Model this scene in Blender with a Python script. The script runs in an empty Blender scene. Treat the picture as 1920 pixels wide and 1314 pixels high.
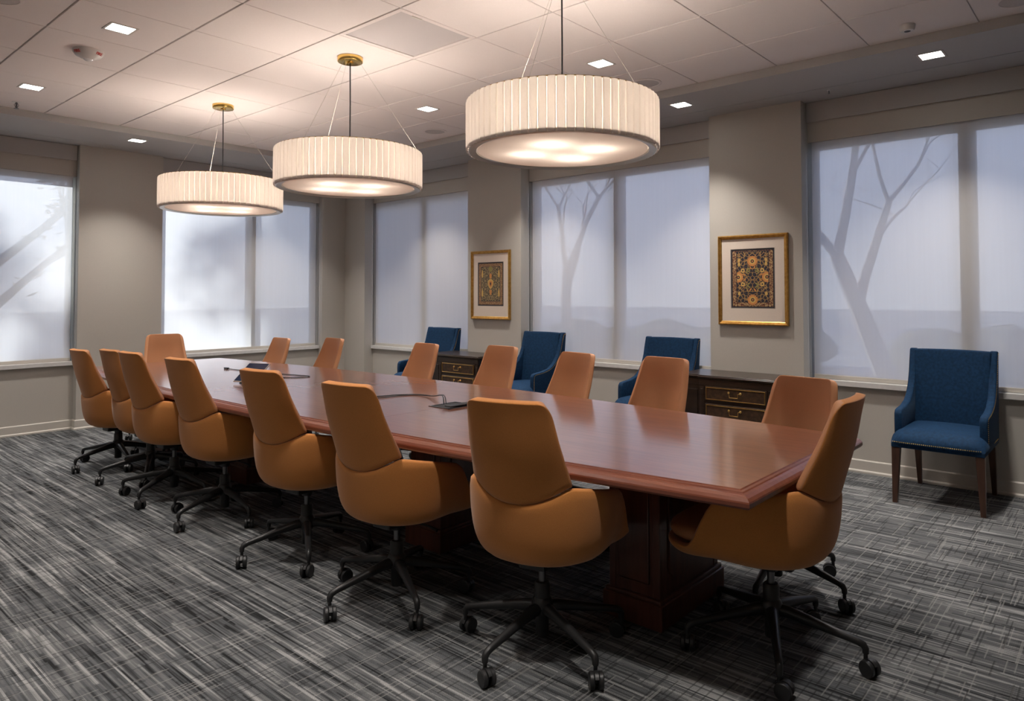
import bpy, bmesh, math, random
from mathutils import Vector, Matrix
random.seed(7)
PI = math.pi
sc = bpy.context.scene
COL = sc.collection

# ------------------------------------------------------------------ camera
FPX = 1313.3725
YAW, PITCH, ROLL = 0.8613, 0.029236, -0.001563
cam_d = bpy.data.cameras.new('camera')
cam = bpy.data.objects.new('camera', cam_d)
COL.objects.link(cam)
fw = Vector((math.sin(YAW) * math.cos(PITCH), math.cos(YAW) * math.cos(PITCH), math.sin(PITCH)))
rt = Vector((math.cos(YAW), -math.sin(YAW), 0))
up = rt.cross(fw)
r2 = rt * math.cos(ROLL) + up * math.sin(ROLL)
u2 = -rt * math.sin(ROLL) + up * math.cos(ROLL)
M = Matrix.Identity(4)
for i in range(3):
    M[i][0] = r2[i]; M[i][1] = u2[i]; M[i][2] = -fw[i]
M.translation = Vector((-2.4832, -3.7045, 1.376))
M[0][3], M[1][3], M[2][3] = -2.4832, -3.7045, 1.376
cam.matrix_world = M
cam_d.sensor_fit = 'HORIZONTAL'
cam_d.sensor_width = 36.0
cam_d.lens = FPX / 1920 * 36.0
cam_d.shift_x = -(994.58 - 960) / 1920
cam_d.shift_y = (513.55 - 657) / 1920
cam_d.clip_start = 0.05
sc.camera = cam

# ------------------------------------------------------------------ view / render quality
sc.view_settings.view_transform = 'Standard'
sc.view_settings.look = 'None'
sc.view_settings.gamma = 1.0
sc.view_settings.exposure = 1.33
sc.view_settings.use_curve_mapping = False
sc.render.engine = 'CYCLES'
cy = sc.cycles
cy.max_bounces = 8
cy.diffuse_bounces = 5
cy.glossy_bounces = 3
cy.transmission_bounces = 6
cy.transparent_max_bounces = 10
cy.sample_clamp_indirect = 6.0
cy.caustics_reflective = False
cy.caustics_refractive = False
cy.use_denoising = True

# ------------------------------------------------------------------ world: clear winter sky
SKY = 1.8
world = bpy.data.worlds.new('sky')
sc.world = world
world.use_nodes = True
wn, wl = world.node_tree.nodes, world.node_tree.links
wn.clear()
wo = wn.new('ShaderNodeOutputWorld')
wb = wn.new('ShaderNodeBackground')
wt = wn.new('ShaderNodeTexCoord')
wsx = wn.new('ShaderNodeSeparateXYZ')
wr = wn.new('ShaderNodeValToRGB')
wl.new(wt.outputs['Generated'], wsx.inputs[0])
wl.new(wsx.outputs['Z'], wr.inputs[0])
e = wr.color_ramp.elements
e[0].position = 0.0; e[0].color = (0.78, 0.80, 0.90, 1)
e[1].position = 0.75; e[1].color = (0.20, 0.36, 0.90, 1)
wl.new(wr.outputs[0], wb.inputs[0])
wb.inputs[1].default_value = SKY
wl.new(wb.outputs[0], wo.inputs[0])

# ------------------------------------------------------------------ sun, low behind the far wall
SUN_E = 6.2
sd = bpy.data.lights.new('sun', 'SUN')
sd.energy = SUN_E
sd.angle = math.radians(2.2)
sd.color = (1.0, 0.96, 0.9)
so = bpy.data.objects.new('sun', sd)
COL.objects.link(so)
so.rotation_euler = Vector((0.22, -1.0, -0.50)).to_track_quat('-Z', 'Y').to_euler()

DOWN_W = 4.6        # each recessed downlight
BULB = 82.0         # radiance of each pendant bulb
WARM = (1.0, 0.88, 0.78)
COOL = (1.0, 0.93, 0.86)

# ------------------------------------------------------------------ room numbers (metres)
H = 2.99            # ceiling tiles
SOF = 2.93          # lowered border
XE, YE = 2.39, 3.59  # edge between tiles and border
XP, XR = 3.17, 3.31  # right wall: pilaster face, recessed wall
YP, YR = 4.52, 4.61  # far wall: pilaster face, recessed wall
XL, YN = -3.4, -5.2
T = 0.6096
SILL = 0.70
HEAD = 2.61
VAL = 2.77

# ------------------------------------------------------------------ material helpers
def mat(name, color, rough=0.5, metal=0.0, **kw):
    m = bpy.data.materials.new(name)
    m.use_nodes = True
    b = m.node_tree.nodes['Principled BSDF']
    b.inputs['Base Color'].default_value = (*color, 1)
    b.inputs['Roughness'].default_value = rough
    b.inputs['Metallic'].default_value = metal
    for k, v in kw.items():
        b.inputs[k].default_value = v
    return m

def N(m, t, **kw):
    n = m.node_tree.nodes.new(t)
    for k, v in kw.items():
        setattr(n, k, v)
    return n

def L(m, a, b):
    m.node_tree.links.new(a, b)

def math_n(m, op, a, b=None):
    n = N(m, 'ShaderNodeMath', operation=op)
    for i, v in enumerate((a, b)):
        if v is None:
            continue
        if isinstance(v, (int, float)):
            n.inputs[i].default_value = v
        else:
            L(m, v, n.inputs[i])
    return n.outputs[0]

def ramp(m, fac, stops):
    r = N(m, 'ShaderNodeValToRGB')
    L(m, fac, r.inputs[0])
    el = r.color_ramp.elements
    while len(el) > 1:
        el.remove(el[-1])
    el[0].position = stops[0][0]; el[0].color = (*stops[0][1], 1)
    for p, c in stops[1:]:
        q = el.new(p); q.color = (*c, 1)
    return r.outputs[0]

def noise_color(m, scale, c1, c2, detail=4, stretch=(1, 1, 1), lo=0.3, hi=0.7, bump=0.0, bdist=0.002):
    b = m.node_tree.nodes['Principled BSDF']
    tc = N(m, 'ShaderNodeTexCoord')
    mp = N(m, 'ShaderNodeMapping')
    mp.inputs['Scale'].default_value = stretch
    L(m, tc.outputs['Object'], mp.inputs[0])
    n = N(m, 'ShaderNodeTexNoise')
    n.inputs['Scale'].default_value = scale
    n.inputs['Detail'].default_value = detail
    L(m, mp.outputs[0], n.inputs[0])
    L(m, ramp(m, n.outputs[0], [(lo, c1), (hi, c2)]), b.inputs['Base Color'])
    if bump:
        bp = N(m, 'ShaderNodeBump')
        bp.inputs['Strength'].default_value = bump
        bp.inputs['Distance'].default_value = bdist
        L(m, n.outputs[0], bp.inputs['Height'])
        L(m, bp.outputs[0], b.inputs['Normal'])
    return m

# paints
m_wall = noise_color(mat('wall_paint', (.5, .47, .43), 0.75), 180, (.465, .44, .40), (.49, .465, .42), bump=.25, bdist=.0006)
m_trim = mat('trim_paint', (.55, .52, .47), 0.45)
m_soffit = noise_color(mat('soffit_paint', (.5, .49, .48), 0.8), 120, (.42, .41, .40), (.44, .43, .42), bump=.15, bdist=.0005)
m_tile = noise_color(mat('acoustic_tile', (.8, .76, .74), 0.95), 260, (.72, .665, .645), (.76, .705, .685), bump=.35, bdist=.001)
m_grid = mat('ceiling_grid_metal', (.55, .52, .50), 0.5)
m_dark = mat('dark_gap', (.015, .014, .013), 0.8)
m_sill = noise_color(mat('sill_stone', (.7, .7, .7), 0.3), 30, (.62, .61, .60), (.68, .67, .66))
m_frame_al = mat('window_frame_sky_tint', (.30, .42, .56), 0.4)  # blue skylight on the frames is tinted into their colour

def glass_mat():
    m = bpy.data.materials.new('window_glass')
    m.use_nodes = True
    nt = m.node_tree; nt.nodes.clear()
    o = N(m, 'ShaderNodeOutputMaterial'); mx = N(m, 'ShaderNodeMixShader')
    t = N(m, 'ShaderNodeBsdfTransparent'); g = N(m, 'ShaderNodeBsdfGlossy')
    t.inputs[0].default_value = (.88, .92, .95, 1)
    g.inputs['Roughness'].default_value = 0.02
    f = N(m, 'ShaderNodeFresnel'); f.inputs[0].default_value = 1.5
    L(m, f.outputs[0], mx.inputs[0]); L(m, t.outputs[0], mx.inputs[1]); L(m, g.outputs[0], mx.inputs[2])
    L(m, mx.outputs[0], o.inputs[0])
    return m
m_glass = glass_mat()

def blind_mat():
    m = bpy.data.materials.new('solar_screen_fabric')
    m.use_nodes = True
    nt = m.node_tree; nt.nodes.clear()
    o = N(m, 'ShaderNodeOutputMaterial')
    d = N(m, 'ShaderNodeBsdfDiffuse'); tl = N(m, 'ShaderNodeBsdfTranslucent'); tp = N(m, 'ShaderNodeBsdfTransparent')
    d.inputs[0].default_value = (.62, .585, .54, 1)
    tl.inputs[0].default_value = (.68, .68, .69, 1)
    # fine weave in the tone of the cloth
    tc = N(m, 'ShaderNodeTexCoord')
    w1 = N(m, 'ShaderNodeTexNoise'); w1.inputs['Scale'].default_value = 9.0
    mp = N(m, 'ShaderNodeMapping'); mp.inputs['Scale'].default_value = (6, 6, .15)
    L(m, tc.outputs['Object'], mp.inputs[0]); L(m, mp.outputs[0], w1.inputs[0])
    L(m, ramp(m, w1.outputs[0], [(.3, (.68, .65, .61)), (.7, (.70, .67, .63))]), d.inputs[0])
    m1 = N(m, 'ShaderNodeMixShader'); m1.inputs[0].default_value = 0.30
    L(m, d.outputs[0], m1.inputs[1]); L(m, tl.outputs[0], m1.inputs[2])
    m2 = N(m, 'ShaderNodeMixShader'); m2.inputs[0].default_value = 0.065
    L(m, m1.outputs[0], m2.inputs[1]); L(m, tp.outputs[0], m2.inputs[2])
    L(m, m2.outputs[0], o.inputs[0])
    return m
m_blind = blind_mat()

def carpet_mat():
    m = mat('woven_carpet', (.1, .1, .1), 0.95)
    b = m.node_tree.nodes['Principled BSDF']
    tc = N(m, 'ShaderNodeTexCoord'); sx = N(m, 'ShaderNodeSeparateXYZ')
    L(m, tc.outputs['Object'], sx.inputs[0])
    X, Y = sx.outputs[0], sx.outputs[1]
    def cells(a, c, freq, length, seed):
        col = math_n(m, 'FLOOR', math_n(m, 'MULTIPLY', a, freq))
        w0 = N(m, 'ShaderNodeTexWhiteNoise', noise_dimensions='2D')
        k0 = N(m, 'ShaderNodeCombineXYZ'); L(m, col, k0.inputs[0]); k0.inputs[1].default_value = seed
        L(m, k0.outputs[0], w0.inputs['Vector'])
        ln = math_n(m, 'MULTIPLY', math_n(m, 'ADD', w0.outputs[0], .45), length)
        row = math_n(m, 'FLOOR', math_n(m, 'ADD', math_n(m, 'MULTIPLY', c, ln), math_n(m, 'MULTIPLY', w0.outputs[0], 57.3)))
        w1 = N(m, 'ShaderNodeTexWhiteNoise', noise_dimensions='3D')
        k1 = N(m, 'ShaderNodeCombineXYZ'); L(m, col, k1.inputs[0]); L(m, row, k1.inputs[1]); k1.inputs[2].default_value = seed
        L(m, k1.outputs[0], w1.inputs['Vector'])
        return w1.outputs[0]
    def strands(a, c, freq, length, seed, detail=1.5):
        col = math_n(m, 'FLOOR', math_n(m, 'MULTIPLY', a, freq))
        cb = N(m, 'ShaderNodeCombineXYZ')
        L(m, math_n(m, 'MULTIPLY', col, 7.31), cb.inputs[0])
        L(m, math_n(m, 'MULTIPLY', c, length), cb.inputs[1])
        cb.inputs[2].default_value = seed
        n = N(m, 'ShaderNodeTexNoise'); n.inputs['Scale'].default_value = 1.0; n.inputs['Detail'].default_value = detail
        L(m, cb.outputs[0], n.inputs[0])
        return n.outputs[0]
    fine = strands(X, Y, 130, 2.6, 1.3)
    wide = strands(X, Y, 38, 1.5, 5.7)
    crossw = strands(Y, X, 9, 1.5, 3.3)
    big = N(m, 'ShaderNodeTexNoise'); big.inputs['Scale'].default_value = 1.3; big.inputs['Detail'].default_value = 3
    L(m, tc.outputs['Object'], big.inputs[0])
    cf = cells(X, Y, 150, 2.6, 2.0)
    cm = cells(X, Y, 62, 2.2, 4.0)
    fz = N(m, 'ShaderNodeTexNoise'); fz.inputs['Scale'].default_value = 230; fz.inputs['Detail'].default_value = 2
    L(m, tc.outputs['Object'], fz.inputs[0])
    base = math_n(m, 'ADD', math_n(m, 'MULTIPLY', fine, .45), math_n(m, 'MULTIPLY', wide, .25))
    base = math_n(m, 'ADD', base, math_n(m, 'MULTIPLY', cf, .12))
    base = math_n(m, 'ADD', base, math_n(m, 'MULTIPLY', cm, .12))
    base = math_n(m, 'ADD', base, math_n(m, 'MULTIPLY', math_n(m, 'SUBTRACT', fz.outputs[0], .2), .10))
    base = math_n(m, 'ADD', base, math_n(m, 'MULTIPLY', math_n(m, 'SUBTRACT', crossw, .5), .10))
    base = math_n(m, 'ADD', base, math_n(m, 'MULTIPLY', math_n(m, 'SUBTRACT', big.outputs[0], .5), .18))
    c0 = ramp(m, base, [(.36, (.015, .016, .017)), (.42, (.052, .055, .059)), (.49, (.096, .101, .107)), (.56, (.140, .144, .147)), (.64, (.31, .312, .312))])
    # thin light and dark threads across
    cx = cells(Y, X, 200, 6.0, 8.0)
    cx2 = cells(Y, X, 170, 7.0, 11.0)
    lt = math_n(m, 'GREATER_THAN', cx, .925)
    dk = math_n(m, 'GREATER_THAN', cx2, .925)
    mx1 = N(m, 'ShaderNodeMix', data_type='RGBA'); mx1.inputs[7].default_value = (.30, .295, .285, 1)
    L(m, math_n(m, 'MULTIPLY', lt, .42), mx1.inputs[0]); L(m, c0, mx1.inputs[6])
    mx2 = N(m, 'ShaderNodeMix', data_type='RGBA'); mx2.inputs[7].default_value = (.015, .015, .016, 1)
    L(m, math_n(m, 'MULTIPLY', dk, .5), mx2.inputs[0]); L(m, mx1.outputs[2], mx2.inputs[6])
    # herringbone pile
    par = math_n(m, 'PINGPONG', math_n(m, 'MULTIPLY', X, 95), 1.0)
    zz = math_n(m, 'SINE', math_n(m, 'MULTIPLY', math_n(m, 'ADD', math_n(m, 'MULTIPLY', Y, 150), math_n(m, 'MULTIPLY', par, 1.7)), 2 * PI))
    zz = math_n(m, 'ADD', math_n(m, 'MULTIPLY', zz, .36), .92)
    mx3 = N(m, 'ShaderNodeMix', data_type='RGBA', blend_type='MULTIPLY'); mx3.inputs[0].default_value = 1
    cc = N(m, 'ShaderNodeCombineColor')
    for k in range(3):
        L(m, zz, cc.inputs[k])
    L(m, mx2.outputs[2], mx3.inputs[6]); L(m, cc.outputs[0], mx3.inputs[7])
    L(m, mx3.outputs[2], b.inputs['Base Color'])
    bp = N(m, 'ShaderNodeBump'); bp.inputs['Strength'].default_value = .5; bp.inputs['Distance'].default_value = .002
    L(m, math_n(m, 'ADD', fine, math_n(m, 'MULTIPLY', zz, .4)), bp.inputs['Height'])
    L(m, bp.outputs[0], b.inputs['Normal'])
    b.inputs['Specular IOR Level'].default_value = .15
    return m
m_carpet = carpet_mat()

def wood(name, c1, c2, rough, stretch=(9, .7, 9), coat=0.0, scale=5):
    m = mat(name, c1, rough)
    noise_color(m, scale, c1, c2, detail=8, stretch=stretch, lo=.35, hi=.68)
    m.node_tree.nodes['Principled BSDF'].inputs['Coat Weight'].default_value = coat
    m.node_tree.nodes['Principled BSDF'].inputs['Coat IOR'].default_value = 1.72 if coat >= 1 else 1.5
    m.node_tree.nodes['Principled BSDF'].inputs['Coat Roughness'].default_value = .13
    return m
m_table = wood('cherry_veneer', (.19, .062, .028), (.25, .088, .042), .36, coat=1.0)
m_tedge = wood('cherry_edge', (.16, .042, .022), (.215, .064, .032), .28, coat=.3)
m_ped = wood('dark_mahogany', (.085, .028, .018), (.135, .045, .027), .35, stretch=(7, 7, .7), coat=.25)
m_cred = wood('ebonised_walnut', (.018, .011, .008), (.034, .020, .013), .32, stretch=(6, .8, 6), coat=.25)
m_drawer = wood('burl_walnut', (.036, .020, .012), (.085, .046, .024), .35, stretch=(3, 3, 3), scale=14)
m_blueleg = wood('walnut_leg', (.050, .022, .014), (.085, .038, .022), .35, stretch=(9, 9, 1))
m_brass = mat('brass', (.72, .48, .16), .28, 1.0)
m_brass2 = noise_color(mat('polished_brass', (.8, .55, .18), .22, 1.0), 8, (.80, .52, .14), (.86, .60, .20))
m_gold = noise_color(mat('gilt_frame', (.5, .28, .06), .38, .85), 40, (.42, .22, .05), (.62, .36, .10))
m_nickel = mat('satin_metal', (.55, .52, .47), .35, 1.0)
m_fabric = noise_color(mat('ochre_fabric', (.5, .2, .05), .85, **{'Sheen Weight': .25}), 900, (.44, .158, .028), (.57, .225, .050), detail=1, bump=.4, bdist=.0006)
m_leather = noise_color(mat('tan_upholstery', (.5, .22, .09), .55), 700, (.42, .185, .082), (.49, .230, .108), detail=2, bump=.15, bdist=.0004)
m_black = mat('black_nylon', (.016, .016, .017), .42)
m_blackm = mat('black_metal', (.022, .022, .023), .38, .3)
m_piston = mat('grey_steel', (.16, .16, .165), .3, 1.0)
m_blue = noise_color(mat('navy_velvet', (.008, .035, .09), .8, **{'Sheen Weight': .06, 'Sheen Roughness': .4, 'Sheen Tint': (.35, .55, .8, 1), 'Specular IOR Level': .2}), 60, (.003, .019, .052), (.006, .036, .092), detail=6, bump=.2, bdist=.001)
m_screen = mat('tablet_glass', (.006, .014, .045), .25, 0, **{'Specular IOR Level': .15})
m_plastic = mat('white_plastic', (.62, .60, .58), .4)
m_red = mat('red_print', (.55, .03, .02), .5)
m_mat = noise_color(mat('picture_mount', (.72, .62, .53), .8), 200, (.70, .60, .51), (.74, .64, .55))
m_cable = mat('black_cable', (.012, .012, .013), .4)

def shade_mat(name, refl, trans, mixf):
    m = bpy.data.materials.new(name)
    m.use_nodes = True
    m.node_tree.nodes.clear()
    o = N(m, 'ShaderNodeOutputMaterial')
    d = N(m, 'ShaderNodeBsdfDiffuse'); tl = N(m, 'ShaderNodeBsdfTranslucent'); mx = N(m, 'ShaderNodeMixShader')
    tl.inputs[0].default_value = (*trans, 1)
    tc = N(m, 'ShaderNodeTexCoord'); n = N(m, 'ShaderNodeTexNoise'); n.inputs['Scale'].default_value = 300
    L(m, tc.outputs['Object'], n.inputs[0])
    L(m, ramp(m, n.outputs[0], [(.3, tuple(c * .96 for c in refl)), (.7, refl)]), d.inputs[0])
    mx.inputs[0].default_value = mixf
    L(m, d.outputs[0], mx.inputs[1]); L(m, tl.outputs[0], mx.inputs[2]); L(m, mx.outputs[0], o.inputs[0])
    return m
m_shade = shade_mat('pleated_shade_fabric', (.85, .81, .78), (.70, .62, .54), .27)
m_crease = shade_mat('shade_single_layer', (.85, .81, .76), (.90, .78, .60), .60)
m_diffuser = shade_mat('acrylic_diffuser', (.80, .74, .69), (.68, .60, .53), .19)

def emit(name, color, s):
    m = bpy.data.materials.new(name)
    m.use_nodes = True
    m.node_tree.nodes.clear()
    o = N(m, 'ShaderNodeOutputMaterial'); em = N(m, 'ShaderNodeEmission')
    em.inputs[0].default_value = (*color, 1); em.inputs[1].default_value = s
    L(m, em.outputs[0], o.inputs[0])
    return m
m_bulb = emit('lamp_glow', WARM, BULB)
m_lens = emit('downlight_lens', (1, .97, .93), 6.0)

# ------------------------------------------------------------------ mesh helpers
def obj(name, bm, material, parent=None, smooth=False, angle=35):
    if bm.faces:
        bmesh.ops.recalc_face_normals(bm, faces=bm.faces[:])
    me = bpy.data.meshes.new(name)
    bm.to_mesh(me); bm.free()
    if isinstance(material, (list, tuple)):
        for x in material:
            me.materials.append(x)
    else:
        me.materials.append(material)
    if smooth:
        me.shade_smooth()
        if angle < 180:
            me.set_sharp_from_angle(angle=math.radians(angle))
    o = bpy.data.objects.new(name, me)
    COL.objects.link(o)
    if parent is not None:
        o.parent = parent
    return o

def tag(o, label=None, cat=None, group=None, kind=None):
    if label: o['label'] = label
    if cat: o['category'] = cat
    if group: o['group'] = group
    if kind: o['kind'] = kind
    return o

def empty(name, loc=(0, 0, 0), rz=0.0):
    o = bpy.data.objects.new(name, None)
    o.empty_display_size = .1
    COL.objects.link(o)
    o.location = loc
    o.rotation_euler = (0, 0, rz)
    return o

def copy_tree(o, parent=None):
    c = o.copy()
    COL.objects.link(c)
    if parent is not None:
        c.parent = parent
    for ch in o.children:
        copy_tree(ch, c)
    return c

def add_box(bm, lo, hi, bevel=0.0, seg=1):
    c = [(a + b) / 2 for a, b in zip(lo, hi)]
    s = [b - a for a, b in zip(lo, hi)]
    r = bmesh.ops.create_cube(bm, size=1.0, matrix=Matrix.Translation(c) @ Matrix.Diagonal((*s, 1)))
    if bevel > 0:
        vs = set(r['verts'])
        es = [e for e in bm.edges if e.verts[0] in vs and e.verts[1] in vs]
        bmesh.ops.bevel(bm, geom=es, offset=bevel, segments=seg, affect='EDGES', profile=.6)
    return bm

def box(name, lo, hi, material, parent=None, bevel=0.0, seg=1, smooth=False):
    bm = bmesh.new()
    add_box(bm, lo, hi, bevel, seg)
    return obj(name, bm, material, parent, smooth)

def add_cyl(bm, c, r1, r2, z0, z1, n=24, cap=True):
    m = Matrix.Translation((c[0], c[1], (z0 + z1) / 2))
    bmesh.ops.create_cone(bm, cap_ends=cap, segments=n, radius1=r1, radius2=r2, depth=z1 - z0, matrix=m)

def add_lathe(bm, prof, n=32, c=(0, 0), close=False):
    rings = []
    for r, z in prof:
        rings.append([bm.verts.new((c[0] + r * math.cos(2 * PI * k / n), c[1] + r * math.sin(2 * PI * k / n), z)) for k in range(n)])
    for a, b in zip(rings, rings[1:]):
        for k in range(n):
            bm.faces.new((a[k], a[(k + 1) % n], b[(k + 1) % n], b[k]))
    if close:
        bm.faces.new(rings[0][::-1]); bm.faces.new(rings[-1])
    return rings

def add_tube(bm, pts, radii, n=8, cap=True, flat=1.0):
    pts = [Vector(p) for p in pts]
    if isinstance(radii, (int, float)):
        radii = [radii] * len(pts)
    rings = []
    ref = None
    for i, p in enumerate(pts):
        d = (pts[min(i + 1, len(pts) - 1)] - pts[max(i - 1, 0)]).normalized()
        if ref is None:
            ref = Vector((0, 0, 1)) if abs(d.z) < .9 else Vector((1, 0, 0))
        a = d.cross(ref)
        if a.length < 1e-4:
            a = d.cross(Vector((0, 1, 0)))
        a.normalize()
        b = a.cross(d).normalized()
        ref = b
        rings.append([bm.verts.new(p + (a * math.cos(2 * PI * k / n) + b * flat * math.sin(2 * PI * k / n)) * radii[i]) for k in range(n)])
    for a, b in zip(rings, rings[1:]):
        for k in range(n):
            bm.faces.new((a[k], a[(k + 1) % n], b[(k + 1) % n], b[k]))
    if cap:
        bm.faces.new(rings[0][::-1]); bm.faces.new(rings[-1])

def add_prism(bm, poly, axis, lo, hi):
    """poly: 2D points in the plane across `axis` (0=x:(y,z) 1=y:(x,z) 2=z:(x,y))"""
    def P(p, t):
        if axis == 0: return (t, p[0], p[1])
        if axis == 1: return (p[0], t, p[1])
        return (p[0], p[1], t)
    a = [bm.verts.new(P(p, lo)) for p in poly]
    b = [bm.verts.new(P(p, hi)) for p in poly]
    n = len(poly)
    bm.faces.new(a[::-1]); bm.faces.new(b)
    for k in range(n):
        bm.faces.new((a[k], a[(k + 1) % n], b[(k + 1) % n], b[k]))

def smooth_path(pts, it=3):
    pts = [Vector(p) for p in pts]
    for _ in range(it):
        q = [pts[0]]
        for a, b in zip(pts, pts[1:]):
            q += [a * .75 + b * .25, a * .25 + b * .75]
        q.append(pts[-1])
        pts = q
    return pts

def bake(o, mods):
    """apply modifiers given as (type, {settings}) and keep the result as plain mesh"""
    for t, kw in mods:
        md = o.modifiers.new(t, t)
        for k, v in kw.items():
            setattr(md, k, v)
    dg = bpy.context.evaluated_depsgraph_get()
    dg.update()
    me = bpy.data.meshes.new_from_object(o.evaluated_get(dg))
    o.modifiers.clear()
    o.data = me
    me.shade_smooth()
    return o

# ================================================================== SETTING
def structure(o):
    o['kind'] = 'structure'
    return o

bm = bmesh.new(); add_box(bm, (XL - .1, YN - .1, -.1), (XR + .02, YR + .02, 0))
structure(obj('floor', bm, m_carpet))

# ceiling: backing with the border, tiles as its pieces
bm = bmesh.new()
add_box(bm, (XL - .1, YN - .1, H + .02), (XR + .25, YR + .25, H + .12))
ceil = structure(obj('ceiling', bm, m_dark))
GAP = .006
tile_me = None
vent_cell = (0, -1)
nx0, nx1 = -6, 4
ny0, ny1 = -9, 6
for ix in range(nx0, nx1):
    for iy in range(ny0, ny1):
        x0, x1 = ix * T, (ix + 1) * T
        y0, y1 = iy * T, (iy + 1) * T
        x1c, y1c = min(x1, XE), min(y1, YE)
        if x1c - x0 < .05 or y1c - y0 < .05 or (ix, iy) == vent_cell:
            continue
        full = (x1c == x1 and y1c == y1)
        if full and tile_me is not None:
            o = bpy.data.objects.new('ceiling_tile', tile_me)
            COL.objects.link(o); o.parent = ceil
            o.location = (x0, y0, 0)
        else:
            bm = bmesh.new()
            add_box(bm, (.005, .003, H), (x1c - x0 - .005, y1c - y0 - .003, H + .014), .0018)
            o = obj('ceiling_tile', bm, m_tile, ceil)
            o.location = (x0, y0, 0)
            if full:
                tile_me = o.data
# T grid seen in the joints
bm = bmesh.new()
for ix in range(nx0, nx1 + 1):
    add_box(bm, (ix * T - .012, ny0 * T, H + .0155), (ix * T + .012, YE, H + .019))
for iy in range(ny0, ny1 + 1):
    if iy * T < YE:
        add_box(bm, (nx0 * T, iy * T - .012, H + .007), (XE, iy * T + .012, H + .0155))
obj('ceiling_grid', bm, m_grid, ceil)
# lowered border along the right and far walls with a reveal line
SLX, SLY = 2.945, 4.31
bm = bmesh.new()
add_prism(bm, [(XE, YN), (SLX - .004, YN), (SLX - .004, SLY - .004), (XL, SLY - .004), (XL, YE), (XE, YE)], 2, SOF, H + .05)
obj('border_panel', bm, m_soffit, ceil)
bm = bmesh.new()
add_prism(bm, [(SLX + .004, YN), (XR + .2, YN), (XR + .2, YR + .2), (XL, YR + .2), (XL, SLY + .004), (SLX + .004, SLY + .004)], 2, SOF, H + .05)
obj('border_panel', bm, m_soffit, ceil)
box('reveal_strip', (SLX - .02, YN, SOF + .012), (SLX + .02, SLY, SOF + .03), m_dark, ceil)
box('reveal_strip', (XL, SLY - .02, SOF + .012), (SLX + .02, SLY + .02, SOF + .03), m_dark, ceil)

# ---- walls with window openings
def recess_wall(name, axis, base, out, openings, span, pil, zt):
    """axis 'x': wall plane at X=base running along Y."""
    bm = bmesh.new()
    lo, hi = span
    def b(a0, a1, d0, d1, z0, z1):
        if axis == 'x':
            add_box(bm, (d0, a0, z0), (d1, a1, z1))
        else:
            add_box(bm, (a0, d0, z0), (a1, d1, z1))
    prev = lo
    for a0, a1 in openings:
        b(prev, a0, base, out, 0, zt)
        b(a0, a1, base, out, 0, SILL - .045)
        b(a0, a1, base, out, HEAD, zt)
        prev = a1
    b(prev, hi, base, out, 0, zt)
    for a0, a1, face in pil:
        b(a0, a1, face, base + .01, 0, zt)
    return structure(obj(name, bm, m_wall))

WR = [(-3.93, -1.713), (-.915, 1.285), (2.10, 4.07)]     # recesses on the right wall
WF = [(-2.12, -.05), (.77, 2.815)]                       # recesses on the far wall
oR = WR
oF = WF
zt = H + .08
recess_wall('wall_right', 'x', XR, XR + .16, oR, (YN, YR + .16), [(YN, WR[0][0], XP), (WR[0][1], WR[1][0], XP), (WR[1][1], WR[2][0], XP), (WR[2][1], YR, XP)], zt)
recess_wall('wall_far', 'y', YR, YR + .16, oF, (XL - .1, XR), [(XL, WF[0][0], YP), (WF[0][1], WF[1][0], YP), (WF[1][1], XP + .01, YP)], zt)
structure(box('wall_left', (XL - .1, YN - .1, 0), (XL, YR + .16, zt), m_wall))
structure(box('wall_near', (XL - .1, YN - .1, 0), (XR + .16, YN, zt), m_wall))

# baseboards: a board with a small cap and a shoe, following every jog
def baseboard(name, path, inward):
    bm = bmesh.new()
    prof = [(0, 0), (.022, 0), (.022, .014), (.016, .022), (.012, .024), (.012, .092), (.006, .100), (0, .100)]
    n = len(path)
    rings = []
    for i, p in enumerate(path):
        d0 = Vector(path[i]) - Vector(path[i - 1]) if i else Vector(path[1]) - Vector(path[0])
        d1 = Vector(path[i + 1]) - Vector(path[i]) if i < n - 1 else d0
        n0 = Vector((-d0.y, d0.x)).normalized() * inward
        n1 = Vector((-d1.y, d1.x)).normalized() * inward
        nn = n0 + n1
        if nn.length < 1e-5: nn = n0
        nn = nn / max(.5, nn.dot(n0))
        rings.append([bm.verts.new((p[0] + nn.x * t, p[1] + nn.y * t, z)) for t, z in prof])
    for a, b in zip(rings, rings[1:]):
        for k in range(len(prof)):
            bm.faces.new((a[k], a[(k + 1) % len(prof)], b[(k + 1) % len(prof)], b[k]))
    return structure(obj(name, bm, m_trim))
pr = [(XP, YN), (XP, WR[0][0]), (XR, WR[0][0]), (XR, WR[0][1]), (XP, WR[0][1]), (XP, WR[1][0]), (XR, WR[1][0]), (XR, WR[1][1]), (XP, WR[1][1]), (XP, WR[2][0]), (XR, WR[2][0]), (XR, WR[2][1]), (XP, WR[2][1]), (XP, YP)]
baseboard('baseboard_right', pr, 1)
pf = [(XL, YP), (WF[0][0], YP), (WF[0][0], YR), (WF[0][1], YR), (WF[0][1], YP), (WF[1][0], YP), (WF[1][0], YR), (WF[1][1], YR), (WF[1][1], YP), (XP, YP)]
baseboard('baseboard_far', pf, -1)

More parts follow.
